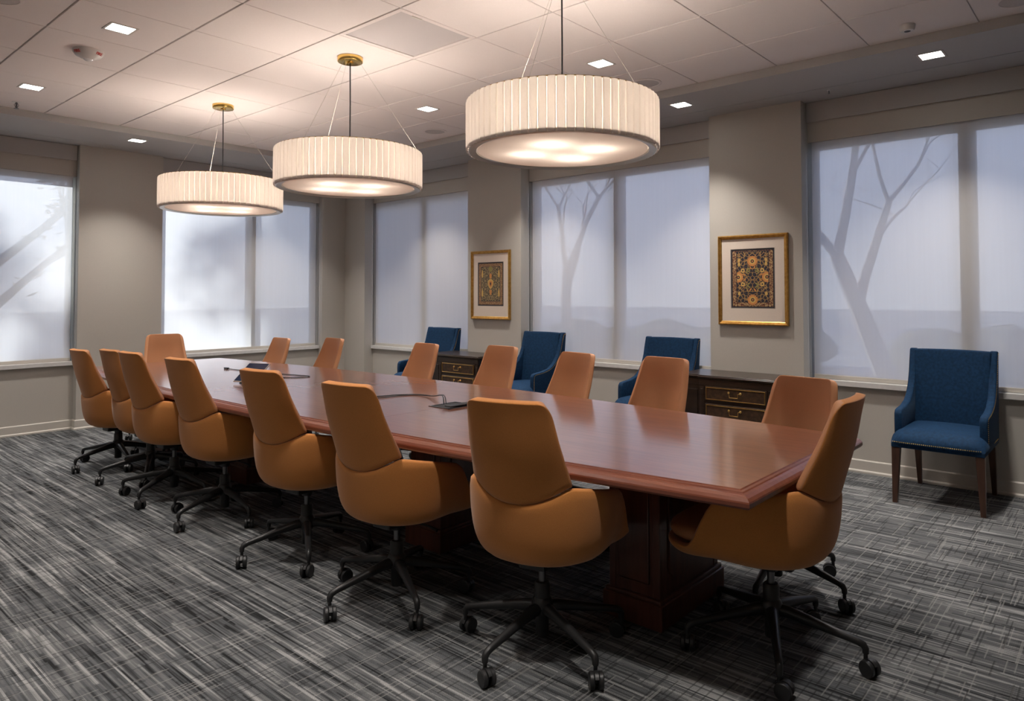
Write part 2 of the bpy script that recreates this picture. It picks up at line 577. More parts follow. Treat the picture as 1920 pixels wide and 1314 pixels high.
# ---- windows and roller blinds
def window(idx, axis, a0, a1, base, mull):
    """frame set 0.13 behind the wall face; sill board in front"""
    root = structure(empty('window_%d' % idx))
    sg = 1
    d0, d1 = base + .11, base + .155
    def b(bm, u0, u1, w0, w1, z0, z1, bev=.003):
        if axis == 'x': add_box(bm, (w0, u0, z0), (w1, u1, z1), bev)
        else: add_box(bm, (u0, w0, z0), (u1, w1, z1), bev)
    bm = bmesh.new()
    f = .05
    b(bm, a0, a1, d0, d1, SILL - .04, SILL + .03)
    b(bm, a0, a1, d0, d1, HEAD - .05, HEAD)
    b(bm, a0, a0 + f, d0, d1, SILL, HEAD)
    b(bm, a1 - f, a1, d0, d1, SILL, HEAD)
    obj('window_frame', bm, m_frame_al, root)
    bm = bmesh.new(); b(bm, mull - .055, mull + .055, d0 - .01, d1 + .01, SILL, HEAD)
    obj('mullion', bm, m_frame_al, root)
    for u0, u1 in ((a0 + f, mull - .055), (mull + .055, a1 - f)):
        bm = bmesh.new()
        w = (d0 + d1) / 2
        b(bm, u0, u1, w - .002, w + .002, SILL + .03, HEAD - .05, 0)
        obj('window_pane', bm, m_glass, root)
    return root

def sill(root, axis, r0, r1, base, depth):
    bm = bmesh.new()
    lo, hi = r0 + .001, r1 - .001
    if axis == 'x': add_box(bm, (base - .035, lo, SILL - .045), (base + depth, hi, SILL - .003), .004, 2)
    else: add_box(bm, (lo, base - .035, SILL - .045), (hi, base + depth, SILL - .003), .004, 2)
    obj('window_sill', bm, m_sill, root)

def blind(axis, r0, r1, base, label):
    """fabric hangs just inside the recess, fascia box above"""
    bl = empty('roller_blind', ((base + .03, (r0 + r1) / 2, 0) if axis == 'x' else ((r0 + r1) / 2, base + .03, 0)))
    tag(bl, label, 'blind', 'roller blinds in the window bays')
    ox, oy = bl.location.x, bl.location.y
    def b(name, u0, u1, w0, w1, z0, z1, m, bev=0.0, s=1):
        bm = bmesh.new()
        if axis == 'x': add_box(bm, (w0 - ox, u0 - oy, z0), (w1 - ox, u1 - oy, z1), bev, s)
        else: add_box(bm, (u0 - ox, w0 - oy, z0), (u1 - ox, w1 - oy, z1), bev, s)
        return obj(name, bm, m, bl)
    g = .028
    # cloth: one sheet, 0.6 mm
    bm = bmesh.new()
    w = base + .022
    if axis == 'x':
        q = [(w - ox, r0 + g - oy), (w - ox, r1 - g - oy)]
    else:
        q = [(r0 + g - ox, w - oy), (r1 - g - ox, w - oy)]
    vs = [bm.verts.new((*q[0], SILL + .030)), bm.verts.new((*q[1], SILL + .030)), bm.verts.new((*q[1], VAL + .09)), bm.verts.new((*q[0], VAL + .09))]
    bm.faces.new(vs)
    obj('fabric', bm, m_blind, bl)
    b('hem_bar', r0 + g, r1 - g, w - .007, w + .007, SILL - .002, SILL + .032, m_trim, .004, 2)
    b('fascia', r0 + .004, r1 - .004, base - .028, base - .016, VAL, SOF - .002, m_soffit, .002)
    b('fascia', r0 + .004, r1 - .004, base - .0155, base + .09, SOF - .012, SOF - .003, m_soffit)
    # tube in the box
    bm = bmesh.new()
    cz = VAL + .085
    if axis == 'x': pts = [(w + .03 - ox, r0 + .012 - oy, cz), (w + .03 - ox, r1 - .012 - oy, cz)]
    else: pts = [(r0 + .012 - ox, w + .03 - oy, cz), (r1 - .012 - ox, w + .03 - oy, cz)]
    add_tube(bm, pts, .028, 16)
    obj('roller_tube', bm, m_nickel, bl, True)
    return bl

specs = [
    ('y', WF[0], oF[0], YR, -1.05, 'grey roller blind cut by the left frame edge, cloudy tree shadows on it'),
    ('y', WF[1], oF[1], YR, 1.92, 'grey roller blind on the far wall behind the table end, mullion showing through'),
    ('x', WR[2], oR[2], XR, 3.06, 'pale roller blind beside the room corner, left of the narrow carpet-pattern picture'),
    ('x', WR[1], oR[1], XR, .195, 'wide pale roller blind between the two framed pictures'),
    ('x', WR[0], oR[0], XR, -2.815, 'large pale roller blind behind the lone blue armchair at the right, tree showing through'),
]
for i, (ax, rc, op, base, mu, lab) in enumerate(specs):
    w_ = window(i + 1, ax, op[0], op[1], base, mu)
    sill(w_, ax, rc[0], rc[1], base, .11)
    blind(ax, rc[0], rc[1], base, lab)

# ================================================================== CEILING FITTINGS
def downlight(x, y, z, label, lit=True):
    o = empty('ceiling_light', (x, y, z))
    tag(o, label, 'light', 'square recessed downlights')
    bm = bmesh.new()
    s, t = .064, .078
    for (a, b_, c_, d) in ((-t, -t, t, -s), (-t, s, t, t), (-t, -s, -s, s), (s, -s, t, s)):
        add_box(bm, (a, b_, -.003), (c_, d, .012), .0008)
    obj('trim_ring', bm, m_trim, o)
    box('lens', (-s, -s, -.0015), (s, s, .002), m_lens, o)
    if lit:
        ld = bpy.data.lights.new('downlight_lamp', 'AREA')
        ld.shape = 'SQUARE'; ld.size = .12
        ld.energy = DOWN_W; ld.color = COOL
        ld.spread = math.radians(90)
        lo = bpy.data.objects.new('downlight_lamp', ld)
        COL.objects.link(lo); lo.parent = o
        lo.location = (0, 0, -.006)
    return o
DL = [  # first three: unseen fill lamps added to brighten the chairs' near side
    (-2.743, -2.743, H, 'added fill downlight over the left side of the room by the camera, out of frame'),
    (-2.743, -.914, H, 'added fill downlight over the left side of the room, halfway along, out of frame'),
    (-2.743, .914, H, 'added fill downlight over the left side of the room farther on, out of frame'),
    (1.524, -.914, H, 'square downlight in the ceiling tiles just above the nearest pendant shade'),
    (1.524, .914, H, 'square downlight in the tiles between the near and middle pendants, above a round speaker'),
    (1.524, 2.743, H, 'square downlight half hidden behind the top of the middle pendant'),
    (-.914, .914, H, 'square downlight beside the smoke detector at upper left'),
    (-.914, 2.743, H, 'square downlight at the far left, next to the sprinkler head'),
    (-.914, -.914, H, 'square downlight left of the nearest pendant, out of frame above'),
    (-.914, -2.743, H, 'square downlight over the near left corner, out of frame'),
    (1.524, -2.743, H, 'square downlight over the near table end, out of frame'),
    (2.655, -2.743, SOF, 'square downlight in the lowered border above the window behind the lone blue armchair'),
    (2.655, -.925, SOF, 'square downlight in the lowered border above the larger picture'),
    (2.655, .905, SOF, 'square downlight in the lowered border behind the nearest pendant'),
    (2.655, 2.735, SOF, 'square downlight in the lowered border near the room corner'),
    (.257, 3.865, SOF, 'square downlight in the lowered border over the far left pilaster'),
    (2.09, 3.865, SOF, 'square downlight in the lowered border hidden behind the middle pendant'),
    (-1.575, 3.865, SOF, 'square downlight in the lowered border by the leftmost blind, out of frame'),
]
for d in DL:
    downlight(*d)

def speaker(x, y, label):
    o = empty('ceiling_speaker', (x, y, H))
    tag(o, label, 'speaker', 'round ceiling speakers')
    bm = bmesh.new()
    add_lathe(bm, [(.116, .002), (.118, -.003), (.108, -.006), (.098, -.005), (.097, .002)], 40)
    obj('trim_ring', bm, m_tile, o, True)
    bm = bmesh.new()
    add_lathe(bm, [(.0005, -.0045), (.05, -.0045), (.0975, -.003)], 40)
    obj('grille', bm, m_speaker, o, True)
m_speaker = noise_color(mat('perforated_grille', (.55, .52, .51), .8), 600, (.42, .39, .38), (.60, .56, .54), detail=0)
speaker(2.13, -.914, 'round flush ceiling speaker behind the right edge of the nearest pendant')
speaker(2.13, 1.50, 'round flush ceiling speaker between the middle and nearest pendants')
speaker(2.15, -3.27, 'round flush ceiling speaker cut by the top right frame edge')
speaker(-1.52, .914, 'round flush ceiling speaker cut by the left frame edge beside the smoke detector')

# return air panel in tile cell (0,-1)
v = empty('ceiling_vent', (T / 2, -T / 2, H))
tag(v, 'square perforated return air panel in the ceiling between the middle and nearest pendants', 'vent')
bm = bmesh.new()
a, b_ = T / 2 - .004, T / 2 - .034
for (p, q, r, s) in ((-a, -a, a, -b_), (-a, b_, a, a), (-a, -b_, -b_, b_), (b_, -b_, a, b_)):
    add_box(bm, (p, q, -.002), (r, s, .016), .0015)
obj('frame', bm, m_tile, v)
m_perf = noise_color(mat('perforated_steel', (.5, .48, .48), .7), 500, (.42, .39, .39), (.56, .53, .53), detail=0)
box('perforated_panel', (-b_, -b_, .004), (b_, b_, .008), m_perf, v)
box('latch', (-.19, -b_ - .004, -.006), (-.12, -b_ + .004, -.001), m_trim, v)

# smoke detector / strobe with FIRE lettering
sdv = empty('smoke_detector', (-.906, 1.50, H))
tag(sdv, 'white ceiling fire detector with red FIRE lettering beside the square downlight at upper left', 'detector')
bm = bmesh.new()
add_lathe(bm, [(.0005, -.058), (.03, -.057), (.044, -.052), (.058, -.042), (.074, -.036), (.088, -.016), (.09, 0)], 40)
obj('housing', bm, m_plastic, sdv, True)
bm = bmesh.new()
add_lathe(bm, [(.0005, -.068), (.018, -.066), (.028, -.058), (.030, -.050)], 24)
m_lensc = mat('clear_strobe', (.8, .8, .8), .1, 0, **{'Coat Weight': 1.0})
obj('strobe_lens', bm, m_lensc, sdv, True)
box('test_slot', (-.005, -.072, -.036), (.02, -.0705, -.032), m_dark, sdv)
def lettering(txt, size, parent, mw, material, name='lettering'):
    cu = bpy.data.curves.new(name, 'FONT')
    cu.body = txt; cu.size = size; cu.extrude = .0006; cu.align_x = 'CENTER'; cu.align_y = 'CENTER'
    cu.offset = .0006
    t = bpy.data.objects.new(name, cu)
    COL.objects.link(t)
    dg = bpy.context.evaluated_depsgraph_get(); dg.update()
    me = bpy.data.meshes.new_from_object(t.evaluated_get(dg))
    bpy.data.objects.remove(t)
    me.materials.clear(); me.materials.append(material)
    o = bpy.data.objects.new(name, me)
    COL.objects.link(o); o.parent = parent
    o.matrix_local = mw
    return o
for ang in (205, 300):
    a = math.radians(ang)
    nrm = Vector((math.cos(a) * .82, math.sin(a) * .82, -.57)).normalized()
    xax = Vector((-math.sin(a), math.cos(a), 0))
    yax = nrm.cross(xax)
    mw = Matrix((( xax.x, yax.x, nrm.x, math.cos(a) * .0835), (xax.y, yax.y, nrm.y, math.sin(a) * .0835), (xax.z, yax.z, nrm.z, -.0265), (0, 0, 0, 1)))
    lettering('FIRE', .026, sdv, mw, m_red)

ms = empty('motion_sensor', (2.16, -2.71, H))
tag(ms, 'small round white sensor on the ceiling above the right end downlight', 'sensor')
bm = bmesh.new()
add_lathe(bm, [(.018, -.036), (.034, -.034), (.041, -.026), (.044, 0)], 28)
obj('housing', bm, m_plastic, ms, True)
bm = bmesh.new()
add_lathe(bm, [(.0005, -.030), (.012, -.031), (.0185, -.036)], 20)
obj('sensor_eye', bm, mat('dark_lens', (.08, .08, .09), .2), ms, True)

def sprinkler(x, y, z, label, s=1.0):
    o = empty('sprinkler_head', (x, y, z))
    tag(o, label, 'sprinkler')
    bm = bmesh.new()
    add_lathe(bm, [(.0005, -.004), (.026 * s, -.004), (.03 * s, 0)], 24)
    obj('escutcheon', bm, m_plastic, o, True)
    bm = bmesh.new()
    add_cyl(bm, (0, 0), .006 * s, .006 * s, -.045 * s, -.004, 10)
    for sx in (-1, 1):
        add_tube(bm, [(sx * .005, 0, -.008), (sx * .014 * s, 0, -.022 * s), (sx * .004, 0, -.044 * s)], .002, 6)
    obj('frame_arms', bm, m_piston, o)
    bm = bmesh.new()
    add_cyl(bm, (0, 0), .016 * s, .016 * s, -.049 * s, -.046 * s, 16)
    obj('deflector', bm, m_piston, o)
sprinkler(-.872, 3.337, H, 'small sprinkler head on the ceiling at the far left', 1.15)
sprinkler(3.025, -1.98, SOF, 'tiny sprinkler head in the lowered border above the right pilaster', .55)

# ---- pendants
def make_pendant():
    root = empty('pendant_lamp', (0, 0, 0))
    Z0, Z1, R0 = 2.095, 2.342, .478
    bm = bmesh.new()
    NP = 72
    rings = []
    sub = 5
    pos = [-.035, .035, .15, .5, .85]
    prof = [0.0, 0.0, .75, 1.0, .75]
    zs = [(Z0, -.004), (Z0 + .006, .0), (Z0 + .02, .001), ((Z0 + Z1) / 2, .001), (Z1 - .02, .001), (Z1 - .006, 0), (Z1, -.004)]
    for z, dr in zs:
        ring = []
        for k in range(NP):
            for s in range(sub):
                a = 2 * PI * (k + pos[s]) / NP
                r = R0 + dr + prof[s] * .0095
                ring.append(bm.verts.new((r * math.cos(a), r * math.sin(a), z)))
        rings.append(ring)
    n = NP * sub
    for a, b in zip(rings, rings[1:]):
        for k in range(n):
            f = bm.faces.new((a[k], a[(k + 1) % n], b[(k + 1) % n], b[k]))
            f.material_index = 1 if k % sub == 0 else 0
    obj('pleated_shade', bm, [m_shade, m_crease], root, True, 30)
    bm = bmesh.new()
    add_lathe(bm, [(R0 - .003, Z1 - .004), (R0 - .003, Z1 + .004), (R0 - .012, Z1 + .004), (R0 - .012, Z1 - .004)], 72)
    obj('top_ring', bm, m_brass2, root, True)
    bm = bmesh.new()
    add_lathe(bm, [(R0 - .004, Z0 + .012), (R0 - .004, Z0 - .002), (R0 - .010, Z0 - .005), (R0 - .042, Z0 + .002), (R0 - .046, Z0 + .016), (R0 - .004, Z0 + .016)], 72)
    obj('bottom_ring', bm, m_nickel, root, True)
    bm = bmesh.new()
    add_lathe(bm, [(.0005, Z0 + .004), (.2, Z0 + .004), (R0 - .050, Z0 + .005), (R0 - .044, Z0 + .010)], 72)
    obj('diffuser', bm, m_diffuser, root, True)
    # spider and socket cluster
    bm = bmesh.new()
    for k in range(3):
        a = math.radians(30 + 120 * k)
        add_tube(bm, [(0, 0, Z1 - .03), (math.cos(a) * (R0 - .01), math.sin(a) * (R0 - .01), Z1)], .004, 6)
    add_cyl(bm, (0, 0), .022, .022, Z1 - .11, Z1 - .02, 16)
    obj('socket_cluster', bm, m_brass, root)
    for k in range(4):
        a = math.radians(20 + 90 * k)
        bm = bmesh.new()
        bmesh.ops.create_icosphere(bm, subdivisions=2, radius=.03, matrix=Matrix.Translation((.19 * math.cos(a), .19 * math.sin(a), Z1 - .15)))
        add_tube(bm, [(.02 * math.cos(a), .02 * math.sin(a), Z1 - .065), (.165 * math.cos(a), .165 * math.sin(a), Z1 - .14)], .006, 6)
        o = obj('bulb', bm, [m_bulb, m_brass], root, True)
        for p in o.data.polygons:
            if len(p.vertices) != 3:
                p.material_index = 1
    bm = bmesh.new()
    add_tube(bm, [(0, 0, Z1 - .03), (0.002, 0, (Z1 + H) / 2), (0, 0, H - .03)], .0045, 8)
    obj('power_cord', bm, m_cable, root)
    for ang in (200, 320, 80):
        a = math.radians(ang)
        bm = bmesh.new()
        add_tube(bm, [(.063 * math.cos(a), .063 * math.sin(a), H - .03), ((R0 - .008) * math.cos(a), (R0 - .008) * math.sin(a), Z1)], .0010, 5)
        obj('suspension_wire', bm, m_nickel, root)
    bm = bmesh.new()
    add_lathe(bm, [(.0005, H - .034), (.076, H - .034), (.082, H - .032), (.0845, H - .028), (.0845, H - .001)], 48)
    add_lathe(bm, [(.0005, H - .042), (.022, H - .042), (.022, H - .034)], 24)
    obj('canopy', bm, m_brass2, root, True)
    return root
pend = make_pendant()
PL = [(-1.524, 'cream pleated drum pendant, nearest and largest of the three over the table'),
      (.305, 'cream pleated drum pendant, middle one of the three over the table'),
      (2.134, 'cream pleated drum pendant, farthest and smallest of the three over the table')]
for i, (y, lab) in enumerate(PL):
    o = pend if i == 0 else copy_tree(pend)
    o.location = (.305, y, 0)
    tag(o, lab, 'pendant lamp', 'pleated drum pendants over the table')

# ================================================================== CONFERENCE TABLE
TX, TY, HL = .285, .30, 3.07
ZT = .74
def halfw(y):
    t = (y - TY) / HL
    return .805 - .19 * t * t
def table_section(y0, y1, end0, end1):
    prof = [(.050, ZT), (.047, ZT - .004), (.036, ZT - .005), (.033, ZT - .009), (.022, ZT - .011), (.010, ZT - .018), (.002, ZT - .027), (0, ZT - .032), (0, ZT - .044), (.006, ZT - .052), (.05, ZT - .052)]
    n = 18
    bm = bmesh.new()
    g = .0009
    rings = []
    for d, z in prof:
        a0 = y0 + (d if end0 else g); a1 = y1 - (d if end1 else g)
        ys = [a0 + (a1 - a0) * k / n for k in range(n + 1)]
        # keep the outline on the real table curve, moved in by d
        right = [(TX + halfw(y) - d, y) for y in ys]
        left = [(TX - halfw(y) + d, y) for y in reversed(ys)]
        rings.append([bm.verts.new((x, y, z)) for x, y in right + left])
    m = len(rings[0])
    for a, b in zip(rings, rings[1:]):
        for k in range(m):
            f = bm.faces.new((a[k], a[(k + 1) % m], b[(k + 1) % m], b[k]))
            f.material_index = 1
    for ring, mi in ((rings[0], 0), (rings[-1], 1)):
        for k in range(n):
            f = bm.faces.new((ring[k], ring[k + 1], ring[m - 2 - k], ring[m - 1 - k]))
            f.material_index = mi
    return bm
S1, S2 = -.735, 1.335
table = empty('conference_table', (0, 0, 0))
tag(table, 'long boat-shaped cherry wood conference table on dark panelled pedestals', 'table')
for y0, y1, e0, e1 in ((TY - HL, S1, True, False), (S1, S2, False, False), (S2, TY + HL, False, True)):
    obj('tabletop_section', table_section(y0, y1, e0, e1), [m_table, m_tedge], table)
box('support_rail', (TX - .06, TY - HL + .5, ZT - .11), (TX + .06, TY + HL - .5, ZT - .053), m_ped, table, .004)
PEDX = .335
def pedestal(yc, hy=.145):
    p = empty('pedestal', (PEDX, yc, 0)); p.parent = table
    bm = bmesh.new()
    add_box(bm, (-.262, -hy + .025, .10), (.262, hy - .025, ZT - .053), .004)
    add_box(bm, (-.275, -hy + .012, ZT - .11), (.275, hy - .012, ZT - .053), .006, 2)
    # corner stiles
    for sx in (-1, 1):
        for sy in (-1, 1):
            x0, x1 = sorted((sx * .266, sx * .225)); y0, y1 = sorted((sy * (hy - .021), sy * (hy - .055)))
            add_box(bm, (x0, y0, .1), (x1, y1, ZT - .11), .003)
    obj('body', bm, m_ped, p)
    bm = bmesh.new()
    add_box(bm, (-.288, -hy, 0.0), (.288, hy, .105), .004)
    add_box(bm, (-.280, -hy + .008, .10), (.280, hy - .008, .122), .008, 3)
    obj('plinth', bm, m_ped, p)
    for sx in (-1, 1):
        bm = bmesh.new()
        x0, x1 = sorted((sx * .262, sx * .270))
        w = hy - .07
        add_box(bm, (x0, -w, .17), (x1, w, ZT - .16), .006, 2)
        obj('raised_panel', bm, m_ped, p)
    for sy in (-1, 1):
        y = sy * (hy - .025)
        # panel with notched corners like the moulding in the photo
        pts = []
        w, z0, z1, c = .19, .17, ZT - .15, .045
        poly = [(-w + c, z0), (w - c, z0), (w, z0 + c), (w, z1 - c), (w - c, z1), (-w + c, z1), (-w, z1 - c), (-w, z0 + c)]
        bm = bmesh.new()
        y0, y1 = sorted((y, y + sy * .007))
        add_prism(bm, poly, 1, y0, y1)
        es = [e for e in bm.edges]
        bmesh.ops.bevel(bm, geom=es, offset=.003, segments=2, affect='EDGES')
        obj('raised_panel', bm, m_ped, p)
    return p
for yc in (-2.085, -.755, 1.33, 2.67):
    pedestal(yc)

# power boxes set in the table
def power_box(x, y, label, lid):
    o = empty('power_box', (x, y, ZT))
    tag(o, label, 'power box', 'cable boxes in the tabletop')
    bm = bmesh.new()
    a, b = .105, .085
    for (p, q, r, s) in ((-a, -b, a, -b + .010), (-a, b - .010, a, b), (-a, -b, -a + .010, b), (a - .010, -b, a, b)):
        add_box(bm, (p, q, -.001), (r, s, .004), .001)
    obj('frame', bm, m_piston, o)
    box('well', (-a + .01, -b + .01, .0002), (a - .01, b - .01, .0012), m_black, o)
    box('socket_block', (-.02, -.06, .0012), (.06, .0, .010), m_black, o, .002)
    if lid:
        box('lid', (-a + .012, -b + .0, .010), (a - .012, -b + .05, .016), m_blackm, o, .002)
    return o
power_box(TX, -.735, 'open black cable box in the tabletop between the two nearest chairs, cables rising from it', True)
power_box(TX, 1.335, 'black cable box in the tabletop behind the tilted tablet', False)

def cable(name, pts, r, label, grp='cables on the table'):
    o = empty(name, pts[0]); tag(o, label, 'cable', grp)
    bm = bmesh.new()
    o0 = Vector(pts[0])
    add_tube(bm, [p - o0 for p in smooth_path(pts, 3)], r, 7)
    obj('cord', bm, m_cable, o, True, 180)
    return o
zc = ZT + .004
cable('table_cable', [(.24, -.715, ZT + .012), (.25, -.70, ZT + .045), (.31, -.62, ZT + .05), (.39, -.46, zc + .012), (.45, -.28, zc), (.36, -.17, zc), (.21, -.13, zc), (.12, -.06, zc)], .0034, 'black cable looping out of the near cable box towards the left')
cable('table_cable', [(.27, -.70, ZT + .012), (.29, -.67, ZT + .05), (.36, -.56, ZT + .04), (.42, -.43, zc + .004), (.43, -.26, zc), (.33, -.20, zc), (.16, -.20, zc), (.08, -.10, zc)], .0026, 'thinner black cable running beside the thick one from the near cable box')
cable('table_cable', [(.40, 2.17, zc), (.42, 1.95, zc), (.46, 1.6, zc), (.52, 1.30, zc), (.555, 1.18, zc), (.53, 1.13, zc), (.45, 1.14, zc), (.38, 1.22, zc), (.33, 1.30, ZT + .006)], .0032, 'black cable behind the tablet, looping right of it with a plug end at left')
pl = empty('cable_plug', (.392, 2.20, ZT)); tag(pl, 'small black connector plug lying on the table left of the tablet', 'plug')
bm = bmesh.new()
add_box(bm, (-.011, -.028, .001), (.011, .028, .014), .003, 2)
obj('plug_body', bm, m_black, pl)
box('plug_tip', (-.006, .028, .004), (.006, .042, .010), m_piston, pl)

# tablet tilted on a low stand
tb = empty('tablet', (-.044, 1.20, ZT)); tb.rotation_euler = (0, 0, math.radians(-66))
tag(tb, 'touch tablet with a dark navy screen tilted on a low stand on the table', 'tablet')
# local: x along the bottom edge, y away from the viewer
th = math.radians(33)
def slab(name, w0, w1, l0, l1, t0, t1, m, bev):
    bm = bmesh.new()
    add_box(bm, (w0, l0, t0), (w1, l1, t1), bev, 2)
    bmesh.ops.rotate(bm, verts=bm.verts[:], cent=(0, 0, 0), matrix=Matrix.Rotation(th, 3, 'X'))
    bmesh.ops.translate(bm, verts=bm.verts[:], vec=(0, 0, .012))
    return obj(name, bm, m, tb)
slab('case', 0, .18, 0, .207, 0, .009, m_nickel, .002)
slab('screen', .004, .176, .004, .203, .0085, .0098, m_screen, .0004)
bm = bmesh.new(); add_prism(bm, [(.02, .001), (.15, .001), (.15, .085), (.145, .085)], 0, .03, .15)
obj('stand', bm, m_blackm, tb)

# ================================================================== CONFERENCE CHAIR
def make_chair():
    root = empty('conference_chair', (0, 0, 0))
    # ---- lower shell: bowl with rim height by angle (forward = +x)
    SC, A, B = .055, .310, .298
    def plan(th):
        c, s = math.cos(th), math.sin(th)
        t = min(1, max(0, (c + .55) / .9)); t = t * t * (3 - 2 * t)
        pw = .88 * (1 - t) + .62 * t
        return (SC + A * math.copysign(abs(c) ** pw, c), B * math.copysign(abs(s) ** pw, s))
    def ss(x, a, b):
        t = min(1, max(0, (x - a) / (b - a)))
        return t * t * (3 - 2 * t)
    def rim(x, y):
        arm = min(.622 + (.12 - x) * .21, .684)
        front = .425
        f = ss(x, .105, .215)
        z = arm * (1 - f) + front * f
        if x < -.175:
            z = .616 + (.684 - .616) * min(1, (abs(y) / .200) ** 2)
        return z
    back_prof = [(0, .362), (.35, .362), (.62, .368), (.78, .384), (.87, .412), (.925, .448), (.958, .49), (.98, .54), (.992, .59), (1.0, 1.0)]
    frt_prof = [(0, .362), (.35, .364), (.60, .368), (.80, .374), (.90, .381), (.96, .392), (.99, .402), (1.0, .410), (1.0, .418), (1.0, 1.0)]
    NT = 72
    bm = bmesh.new()
    rings = []
    for j in range(1, len(back_prof)):
        ring = []
        for k in range(NT):
            th = 2 * PI * k / NT
            px, py = plan(th)
            w = ss(px, .13, .27)
            R = rim(px, py)
            rb, zb = back_prof[j]; rf, zf = frt_prof[j]
            r = rb * (1 - w) + rf * w
            z = zb * (1 - w) + zf * w
            if j == len(back_prof) - 1:
                z = R
            else:
                z = min(z, R - .004 * (len(back_prof) - 1 - j))
            # lower part tucks in a little towards the front
            ring.append(bm.verts.new((SC * .4 + (px - SC * .4) * r, py * r, z)))
        rings.append(ring)
    c0 = bm.verts.new((SC * .4, 0, .362))
    for k in range(NT):
        bm.faces.new((c0, rings[0][(k + 1) % NT], rings[0][k]))
    for a, b in zip(rings, rings[1:]):
        for k in range(NT):
            bm.faces.new((a[k], a[(k + 1) % NT], b[(k + 1) % NT], b[k]))
    bmesh.ops.recalc_face_normals(bm, faces=bm.faces[:])
    o = obj('seat_shell', bm, m_fabric, root)
    bake(o, [('SOLIDIFY', dict(thickness=.030, offset=-1)), ('SUBSURF', dict(levels=1, render_levels=1))])
    # ---- upper back panel
    bm = bmesh.new()
    NU, NV = 26, 18
    t0 = math.radians(137)
    grid = []
    for j in range(NV + 1):
        v = 1 - (1 - j / NV) ** 1.6
        cq = max(0, (v - .78) / .22)
        Q = 1 - .44 * (1 - math.sqrt(max(0, 1 - cq * cq)))
        row = []
        for i in range(NU + 1):
            u = (-1 + 2 * i / NU) * Q
            th = PI + u * (PI - t0)
            bx, by = plan(th)
            bz = rim(bx, by) - .006
            bx += .006; by *= .985
            ty = -.168 * math.sin(u * PI / 2)
            tz = .997
            tx = -.335 + .040 * u * u
            x = bx * (1 - v) + tx * v - .008 * math.sin(PI * v) ** 2
            y = by * (1 - v) + ty * v
            z = bz * (1 - v) + tz * v
            row.append(bm.verts.new((x, y, z)))
        grid.append(row)
    for a, b in zip(grid, grid[1:]):
        for i in range(NU):
            bm.faces.new((a[i], a[i + 1], b[i + 1], b[i]))
    bmesh.ops.recalc_face_normals(bm, faces=bm.faces[:])
    # make normals point outward (towards -x)
    if sum((f.normal.x for f in bm.faces)) > 0:
        bmesh.ops.reverse_faces(bm, faces=bm.faces[:])
    me = bpy.data.meshes.new('backrest'); bm.to_mesh(me); bm.free()
    me.materials.append(m_leather); me.materials.append(m_fabric)
    o = bpy.data.objects.new('backrest', me); COL.objects.link(o); o.parent = root
    bake(o, [('SOLIDIFY', dict(thickness=.034, offset=-1)), ('SUBSURF', dict(levels=1, render_levels=1))])
    for p in o.data.polygons:
        if p.normal.x < -.15:
            p.material_index = 1
    # ---- cushion
    bm = bmesh.new()
    NT2 = 48
    prof = [(0.0, .422), (.90, .422), (.975, .432), (1.0, .448), (.98, .466), (.90, .478), (.6, .486), (0.0, .488)]
    rings = []
    for r, z in prof[1:-1]:
        ring = []
        for k in range(NT2):
            px, py = plan(2 * PI * k / NT2)
            ring.append(bm.verts.new((.012 + (px * .86 if px < 0 else px * .985) * r, py * .855 * r, z)))
        rings.append(ring)
    for a, b in zip(rings, rings[1:]):
        for k in range(NT2):
            bm.faces.new((a[k], a[(k + 1) % NT2], b[(k + 1) % NT2], b[k]))
    bm.faces.new(rings[0][::-1]); bm.faces.new(rings[-1])
    obj('seat_cushion', bm, m_leather, root, True, 60)
    # ---- mechanism, piston, hub
    bm = bmesh.new()
    add_box(bm, (-.10, -.055, .330), (.10, .055, .368), .010, 2)
    add_cyl(bm, (0, 0), .026, .032, .305, .332, 18)
    obj('tilt_mechanism', bm, m_black, root)
    bm = bmesh.new()
    add_tube(bm, [(.03, -.05, .345), (.04, -.16, .335), (.04, -.21, .325)], [.005, .005, .008], 8)
    obj('lever', bm, m_black, root)
    bm = bmesh.new(); add_cyl(bm, (0, 0), .014, .014, .235, .33, 18)
    obj('piston', bm, m_piston, root, True)
    bm = bmesh.new()
    add_lathe(bm, [(.0005, .052), (.024, .052), (.026, .056), (.026, .12), (.036, .135), (.042, .15), (.042, .178), (.036, .192), (.031, .198), (.031, .248), (.026, .256), (.0145, .257)], 24)
    obj('hub', bm, m_black, root, True)
    leg0 = None
    for k in range(5):
        if leg0 is None:
            bm = bmesh.new()
            pts = [(.020, 0, .158), (.06, 0, .158), (.14, 0, .145), (.24, 0, .125), (.305, 0, .112), (.325, 0, .104), (.332, 0, .092), (.332, 0, .076)]
            add_tube(bm, pts, [.024, .023, .019, .0155, .0135, .0135, .0125, .0115], 12)
            lg = obj('leg', bm, m_blackm, root, True, 60)
            # caster
            bm = bmesh.new()
            for sy in (-1, 1):
                rr = [(.0005, .0), (.022, .0), (.027, .0015), (.030, .005), (.030, .016), (.027, .019), (.0005, .019)]
                rings = []
                n = 22
                for r, w in rr:
                    rings.append([bm.verts.new((r * math.cos(2 * PI * q / n), sy * (.006 + w), .030 + r * math.sin(2 * PI * q / n))) for q in range(n)])
                for a, b in zip(rings, rings[1:]):
                    for q in range(n):
                        bm.faces.new((a[q], a[(q + 1) % n], b[(q + 1) % n], b[q]))
            add_box(bm, (-.014, -.008, .026), (.020, .008, .058), .004, 2)
            # hood over the wheels
            hood = []
            n = 8
            for q in range(n + 1):
                t = math.radians(20 + 130 * q / n)
                hood.append((.0325 * math.cos(t), .030 + .0325 * math.sin(t)))
